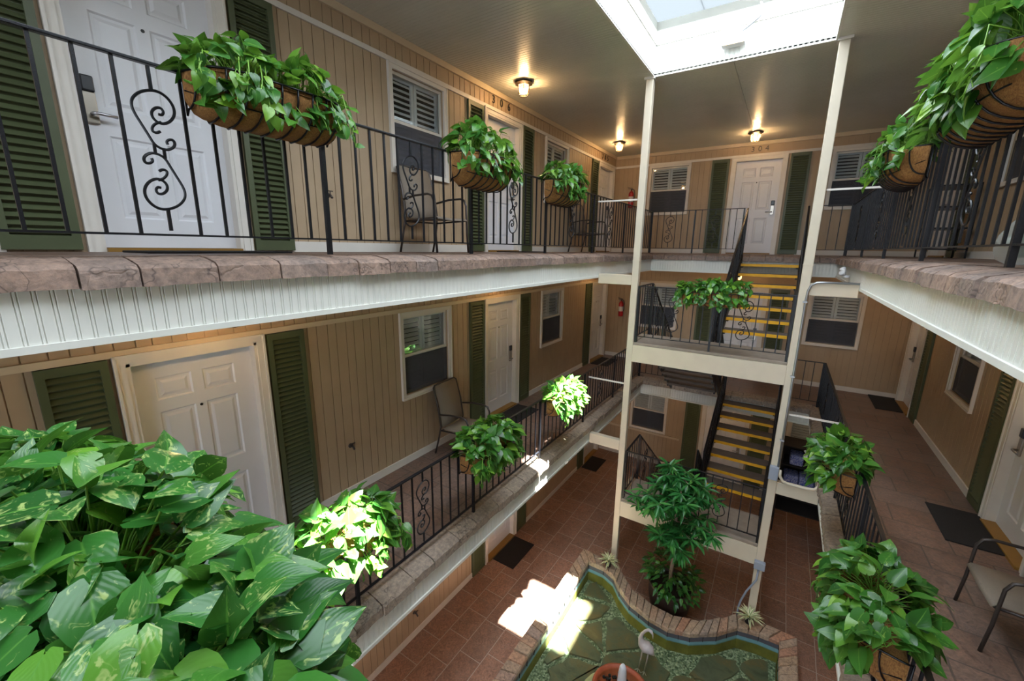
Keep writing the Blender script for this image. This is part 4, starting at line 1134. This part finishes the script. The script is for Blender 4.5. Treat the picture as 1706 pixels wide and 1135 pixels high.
# ------------------------------------------------------------------ sling chairs
def make_chair():
    r = empty('sling_chair'); t = .013
    for s in (-1, 1):
        x = s*.28; mb = MB()
        mb.tube([(x, .27, 0), (x, .25, .25), (x, .24, .56), (x, .21, .625), (x, .15, .645), (x, -.05, .64), (x, -.24, .61)], t, 8)
        mb.tube([(x, -.33, 0), (x, -.27, .22), (x*.96, -.23, .42), (x*.96, -.27, .7), (x*.94, -.35, .98), (x*.8, -.365, 1.0)], t, 8)
        mb.tube([(x*.9, .25, .38), (x*.9, -.23, .36)], .011, 8)
        mb.build('side_frame', 'chair_metal', r, smooth=True)
    mb = MB(); mb.tube([(-.25, .25, .38), (.25, .25, .38)], .011, 8); mb.tube([(-.26, -.23, .36), (.26, -.23, .36)], .011, 8)
    mb.tube([(-.23, -.365, 1.0), (0, -.37, 1.01), (.23, -.365, 1.0)], t, 8); mb.tube([(-.27, .25, .2), (.27, .25, .2)], .008, 6) if False else None
    mb.build('cross_bar', 'chair_metal', r, smooth=True)
    def sheet(path, w):
        mb = MB(); i0 = 0
        for (y, z) in path: mb.v += [(-w, y, z), (0, y, z-.012), (w, y, z)]
        for i in range(len(path)-1):
            for k in (0, 1): mb.face((i*3+k, i*3+k+1, (i+1)*3+k+1, (i+1)*3+k))
        return mb
    o = sheet([(.27, .375), (.25, .40), (.1, .395), (-.08, .385), (-.21, .39)], .255).build('seat', 'sling', r, smooth=True); o.modifiers.new('s', 'SOLIDIFY').thickness = .006
    o = sheet([(-.225, .41), (-.25, .55), (-.28, .72), (-.32, .88), (-.36, 1.0)], .25).build('backrest', 'sling', r, smooth=True); o.modifiers.new('s', 'SOLIDIFY').thickness = .006
    return r
ch = make_chair(); cn = 0
for (x, y, z, rz, lab) in ((-3.62, 3.86, F[2], -PI/2, 'taupe sling patio chair under the big window on the top floor left walkway'),
                           (-3.62, 8.55, F[2], -PI/2-.1, 'taupe sling patio chair far along the top floor left walkway'),
                           (-3.62, 4.36, F[1], -PI/2+.08, 'taupe sling patio chair against the left wall of the middle floor'),
                           (1.86, 4.36, F[1], PI/2, 'taupe sling patio chair at the right edge of the photo, middle floor'),
                           (1.86, 4.3, F[2], PI/2, 'dark patio chair behind the top floor right railing')):
    o = ch if cn == 0 else copy_tree(ch); cn += 1; o.location = (x, y, z); o.rotation_euler = (0, 0, rz)
    tag(o, lab, 'chair', 'sling patio chairs on the walkways')

# ------------------------------------------------------------------ doormats
def doormat(x, y, z, w, l, label):
    mb = MB(); mb.box(x-w/2, x+w/2, y-l/2, y+l/2, z, z+.014)
    tag(mb.build('doormat', 'mat', bevel=.004), label, 'doormat', 'black doormats')
doormat(-3.55, 1.42, F[2], .5, .9, 'black doormat at the nearest left wall door, top floor')
doormat(-3.72, 5.98, F[2], .46, .76, 'black doormat at door 306, top floor')
doormat(-3.74, 5.98, F[1], .46, .76, 'black doormat at the middle left wall door, middle floor')
doormat(-3.74, 10.3, F[1], .46, .8, 'black doormat in the far left corner, middle floor')
doormat(-3.76, 5.97, F[0], .46, .78, 'black doormat on the ground floor beside the left wall, nearer one')
doormat(-3.78, 10.1, F[0], .42, .76, 'black doormat on the ground floor, farther one in the left corner')
doormat(2.0, 10.6, F[1], .44, .95, 'black doormat at the corner door of the right walkway, middle floor')
doormat(1.98, 6.06, F[1], .45, .8, 'black doormat at the near door of the right walkway, middle floor')

# ------------------------------------------------------------------ fire extinguishers
def extinguisher():
    r = empty('fire_extinguisher')
    MB().lathe([(.05, 0), (.062, .01), (.064, .02), (.064, .33), (.055, .37), (.03, .395), (.02, .40), (.02, .42)], 18, (0, .075, 0), capt=True).build('cylinder', 'red', r, smooth=True)
    MB().lathe([(.0655, .14), (.0655, .27)], 18, (0, .075, 0), capb=False).build('label_band', 'label', r, smooth=True)
    mb = MB(); mb.tube([(0, .075, .42), (0, .075, .45)], .016, 8); mb.bar((-.03, .075, .455), (.09, .075, .47), .02, .012); mb.bar((-.03, .075, .475), (.1, .075, .505), .02, .008); mb.build('valve', 'lock_black', r)
    MB().tube([(-.02, .075, .45), (-.07, .08, .43), (-.085, .08, .36), (-.08, .085, .2), (-.075, .09, .15)], .009, 7).build('hose', 'lock_black', r, smooth=True)
    B(-.03, .03, 0, .02, .1, .4).build('wall_bracket', 'lock_black', r); return r
ex = extinguisher(); ex.location = (-3.57, YB, F[2]+1.12); ex.rotation_euler = (0, 0, PI); tag(ex, 'red fire extinguisher on the back wall, top floor', 'fire extinguisher', 'red fire extinguishers')
o = copy_tree(ex, (-3.63, YB, F[1]+1.15), PI); tag(o, 'red fire extinguisher on the back wall, middle floor', 'fire extinguisher', 'red fire extinguishers')

# ------------------------------------------------------------------ hooks on the siding
for (y, z, w) in ((2.72, F[2]+.57, 'top floor'), (2.76, F[1]+.62, 'middle floor'), (3.62, F[0]+.42, 'ground floor')):
    r = empty('wall_tap', (XL, y, z)); tag(r, 'small dark metal tap on the left wall, %s' % w, 'tap', 'small metal taps on the left wall')
    mb = MB(); mb.tube([(XL, y, z), (XL+.05, y, z), (XL+.08, y, z-.03)], .012, 8); mb.tube([(XL, y, z), (XL+.008, y, z)], .028, 12); mb.build('spout', 'chair_metal', r, smooth=True)
    mb = MB(); mb.tube([(XL+.05, y, z), (XL+.05, y, z+.035)], .006, 6); mb.bar((XL+.05, y-.03, z+.038), (XL+.05, y+.03, z+.038), .012, .01); mb.build('handle', 'chair_metal', r)

# ------------------------------------------------------------------ floodlight in the skylight
r = empty('floodlight', (-.9, 6.4, 2.55)); tag(r, 'white floodlight with a bent cable on the skylight side', 'floodlight')
MB().lathe([(.05, 0), (.05, .03)], 14, (-.9, 6.37, 2.60), capt=True).build('mount', 'pipe', r)
mb = MB(); a = Vector((-.9, 6.33, 2.55)); mb.box(-1.03, -.77, 6.25, 6.37, 2.47, 2.59); mb.build('housing', 'white_plastic', r, bevel=.015)
mb = MB(); mb.box(-1.02, -.78, 6.244, 6.25, 2.48, 2.58); mb.build('lens', 'bulb', r)
for m_ in (): pass
MB().tube([(-.86, 6.36, 2.62), (-.78, 6.36, 2.66), (-.66, 6.36, 2.74), (-.62, 6.36, 2.82), (-.66, 6.36, 2.9)], .012, 8).build('cable', 'pipe', r, smooth=True)

# ------------------------------------------------------------------ conduit, boxes, security lights
xc = .255; yc = PY[0]-.02
r = empty('conduit', (xc, yc, -.5)); tag(r, 'bent grey metal conduit running down the right column', 'conduit')
mb = MB(); mb.tube([(.75, yc-.0, -.36), (.42, yc, -.36), (.34, yc, -.365), (.285, yc, -.40), (.262, yc, -.47), (xc, yc, -.6), (xc, yc, -2.0), (xc, yc, -2.9)], .014, 8); mb.build('pipe', 'pipe', r, smooth=True)
for z in (-.62, -1.6, -2.5): B(xc-.03, xc+.02, yc-.018, PY[0], z, z+.02).build('pipe_clip', 'pipe', r)
mb = MB(); mb.box(.16, .27, PY[0]-.06, PY[0], -3.08, -2.88); o = mb.build('switch_box', 'grey_box', bevel=.008); tag(o, 'grey electrical switch box halfway down the right column', 'electrical box')
mb = MB(); mb.box(.16, .30, PY[0]-.07, PY[0], -4.52, -4.40); o = mb.build('outlet_box', 'grey_box', bevel=.008); tag(o, 'blue grey outlet box low on the right column', 'electrical box')
mb = MB(); mb.tube([(.225, PY[0]-.03, -4.52), (.22, PY[0]-.05, -4.7), (.12, PY[0]-.05, -4.95), (.07, PY[0]-.03, -5.15), (.05, PY[0]-.02, -5.3), (.05, PY[0]-.02, -5.78)], .014, 8)
tag(mb.build('flexible_cable', 'grey_box', smooth=True), 'dark flexible cable hanging from the outlet box on the right column', 'cable')
r = empty('elbow_pipe', (.5, 6.35, -3.1)); tag(r, 'rounded beige pipe bent along the lower right beam', 'pipe')
MB().tube([(.285, 6.35, -2.92), (.29, 6.35, -3.0), (.33, 6.35, -3.07), (.40, 6.35, -3.09), (.60, 6.35, -3.09), (.69, 6.35, -3.07), (.725, 6.35, -3.02), (.735, 6.4, -2.96), (.735, 7.4, -2.96), (.735, 7.78, -3.0), (.735, 7.84, -3.1)], .02, 8).build('pipe', 'beam', r, smooth=True)
def security(x, y, z, label):
    r = empty('security_light', (x, y, z)); tag(r, label, 'security light', 'white twin security lights')
    MB().lathe([(.04, 0), (.04, .03)], 12, (x, y, z), capt=True).build('base', 'white_plastic', r)
    for (dx, dy, dz) in ((-.06, -.05, .05), (-.05, .06, .1)):
        h = Vector((x, y, z+.02)); d = Vector((dx, dy, dz)); e_ = h+d
        MB().tube([h, h+d*.45, h+d*.5, e_, e_+d*.05], [.012, .014, .03, .042, .036], 10).build('lamp_head', 'white_plastic', r, smooth=True)
security(.715, 7.5, -.34, 'white twin head security light under the top floor right walkway edge')
security(.715, 7.85, -3.3, 'white security light under the middle floor right walkway edge')

# ------------------------------------------------------------------ towel shelf, rack and bag
r = empty('towel_shelf', (.95, 9.95, F[0])); tag(r, 'black open shelf unit under the right end of the back walkway', 'shelf')
for xa in (.42, 1.47): B(xa, xa+.03, 9.6, 10.15, -5.3, -3.85).build('side_panel', 'gap_dark', r)
for xa in (.43, 1.47):
    for ya in (9.61, 10.12): B(xa, xa+.025, ya, ya+.025, F[0], -5.3).build('leg', 'gap_dark', r)
B(.45, 1.47, 10.12, 10.15, -5.3, -3.85).build('back_panel', 'gap_dark', r)
for z in (-5.3, -4.72, -4.28, -3.87): B(.45, 1.47, 9.6, 10.12, z, z+.025).build('shelf', 'gap_dark', r)
random.seed(4)
def towels(x0, x1, z, label, n):
    for i in range(n):
        mb = MB(); w_ = (x1-x0)/n; x = x0+w_*i; pts = 6
        mb.box(x+.006, x+w_-.006, 9.64, 9.98, z, z+.22+random.uniform(-.02, .03)); tag(mb.build('folded_towel', 'towel', bevel=.03), label % ['left', 'middle', 'right', 'far right'][i], 'towel', 'patterned towels on the black shelf')
towels(.56, .8, -4.255, 'blue and white towel stack on the upper shelf, %s one', 1)
towels(.5, 1.3, -4.695, 'blue and white towel stack on the lower shelf, %s one', 3)
r = empty('storage_rack', (1.95, 9.05, F[2])); tag(r, 'small black four tier rack at the far end of the top floor right walkway', 'rack')
for x in (1.72, 2.15):
    for y in (8.75, 9.35): MB().bar((x, y, F[2]), (x, y, F[2]+1.05), .02, .02).build('leg', 'black_metal', r)
for z in (.12, .42, .72, 1.02): B(1.71, 2.16, 8.74, 9.36, F[2]+z, F[2]+z+.02).build('shelf', 'black_metal', r)
r = empty('plastic_bag', (1.28, 3.95, F[2])); tag(r, 'clear zip bag of green and white things on the top floor right walkway', 'bag')
mb = MB(); prof = []
c0 = Vector((1.28, 3.95, F[2]))
for i, (q, z) in enumerate(((.12, 0), (.17, .03), (.19, .1), (.18, .18), (.14, .25), (.10, .31), (.09, .36))): prof.append((q, z))
MB().lathe(prof, 14, c0).build('bag_film', 'plastic_bag', r, smooth=True)
random.seed(9); mb = MB()
for i in range(14):
    a = random.uniform(0, 2*PI); q = .08*random.random()+.03; mb.sphere(c0+Vector((q*math.cos(a), q*math.sin(a), .06+.14*random.random())), .05, .045, .04, 8, 6)
mb.build('contents', 'bag_fill', r, smooth=True)
simple('pink', '#b07a90', .5); MB().tube([c0+Vector((.1*math.cos(a/8*2*PI), .02*math.sin(a/8*2*PI), .36)) for a in range(8)], .006, 5, closed=True).build('zip', 'pink', r)

# ------------------------------------------------------------------ lights, world, camera
ld = bpy.data.lights.new('skylight_daylight', 'AREA'); ld.shape = 'RECTANGLE'; ld.size = SX1-SX0-.02; ld.size_y = SY1-SY0-.02; ld.energy = 215; ld.color = (.80, .90, 1.0)
lo = bpy.data.objects.new('skylight_daylight', ld); col.objects.link(lo); lo.location = ((SX0+SX1)/2, (SY0+SY1)/2, 2.9)
sd = bpy.data.lights.new('sun', 'SUN'); sd.energy = 150; sd.angle = .02; sd.color = (1, .97, .9)
so = bpy.data.objects.new('sun', sd); col.objects.link(so)
so.rotation_euler = Vector((-.245, 0.0, -1)).to_track_quat('-Z', 'Y').to_euler()
so.location = (3, 3, 8)
wd = bpy.data.worlds.new('World'); scn.world = wd; wd.use_nodes = True; nt = wd.node_tree; bg = nt.nodes['Background']
sky = nt.nodes.new('ShaderNodeTexSky'); sky.sky_type = 'HOSEK_WILKIE'; nt.links.new(sky.outputs[0], bg.inputs[0]); bg.inputs[1].default_value = 1.0

R = [[0.8374199326647568, 0.12872530915158112, -0.5311851383082777], [0.5464144488529253, -0.17474661920213544, 0.8190817231279047], [0.012613740940259065, -0.9761625960162854, -0.21667367093912981]]
cam = bpy.data.cameras.new('Camera'); cam.sensor_width = 36; cam.lens = 691.59/1706*36; cam.clip_start = .02
co = bpy.data.objects.new('Camera', cam); col.objects.link(co)
Rm = Matrix(R); right = Rm.col[0]; down = Rm.col[1]; fwd = Rm.col[2]
mt = Matrix(((right[0], -down[0], -fwd[0], 0), (right[1], -down[1], -fwd[1], 0), (right[2], -down[2], -fwd[2], 0), (0, 0, 0, 1)))
co.matrix_world = mt; scn.camera = co
cam.dof.use_dof = False
scn.view_settings.view_transform = 'Standard'; scn.view_settings.look = 'None'; scn.view_settings.gamma = 1; scn.view_settings.exposure = 0.65
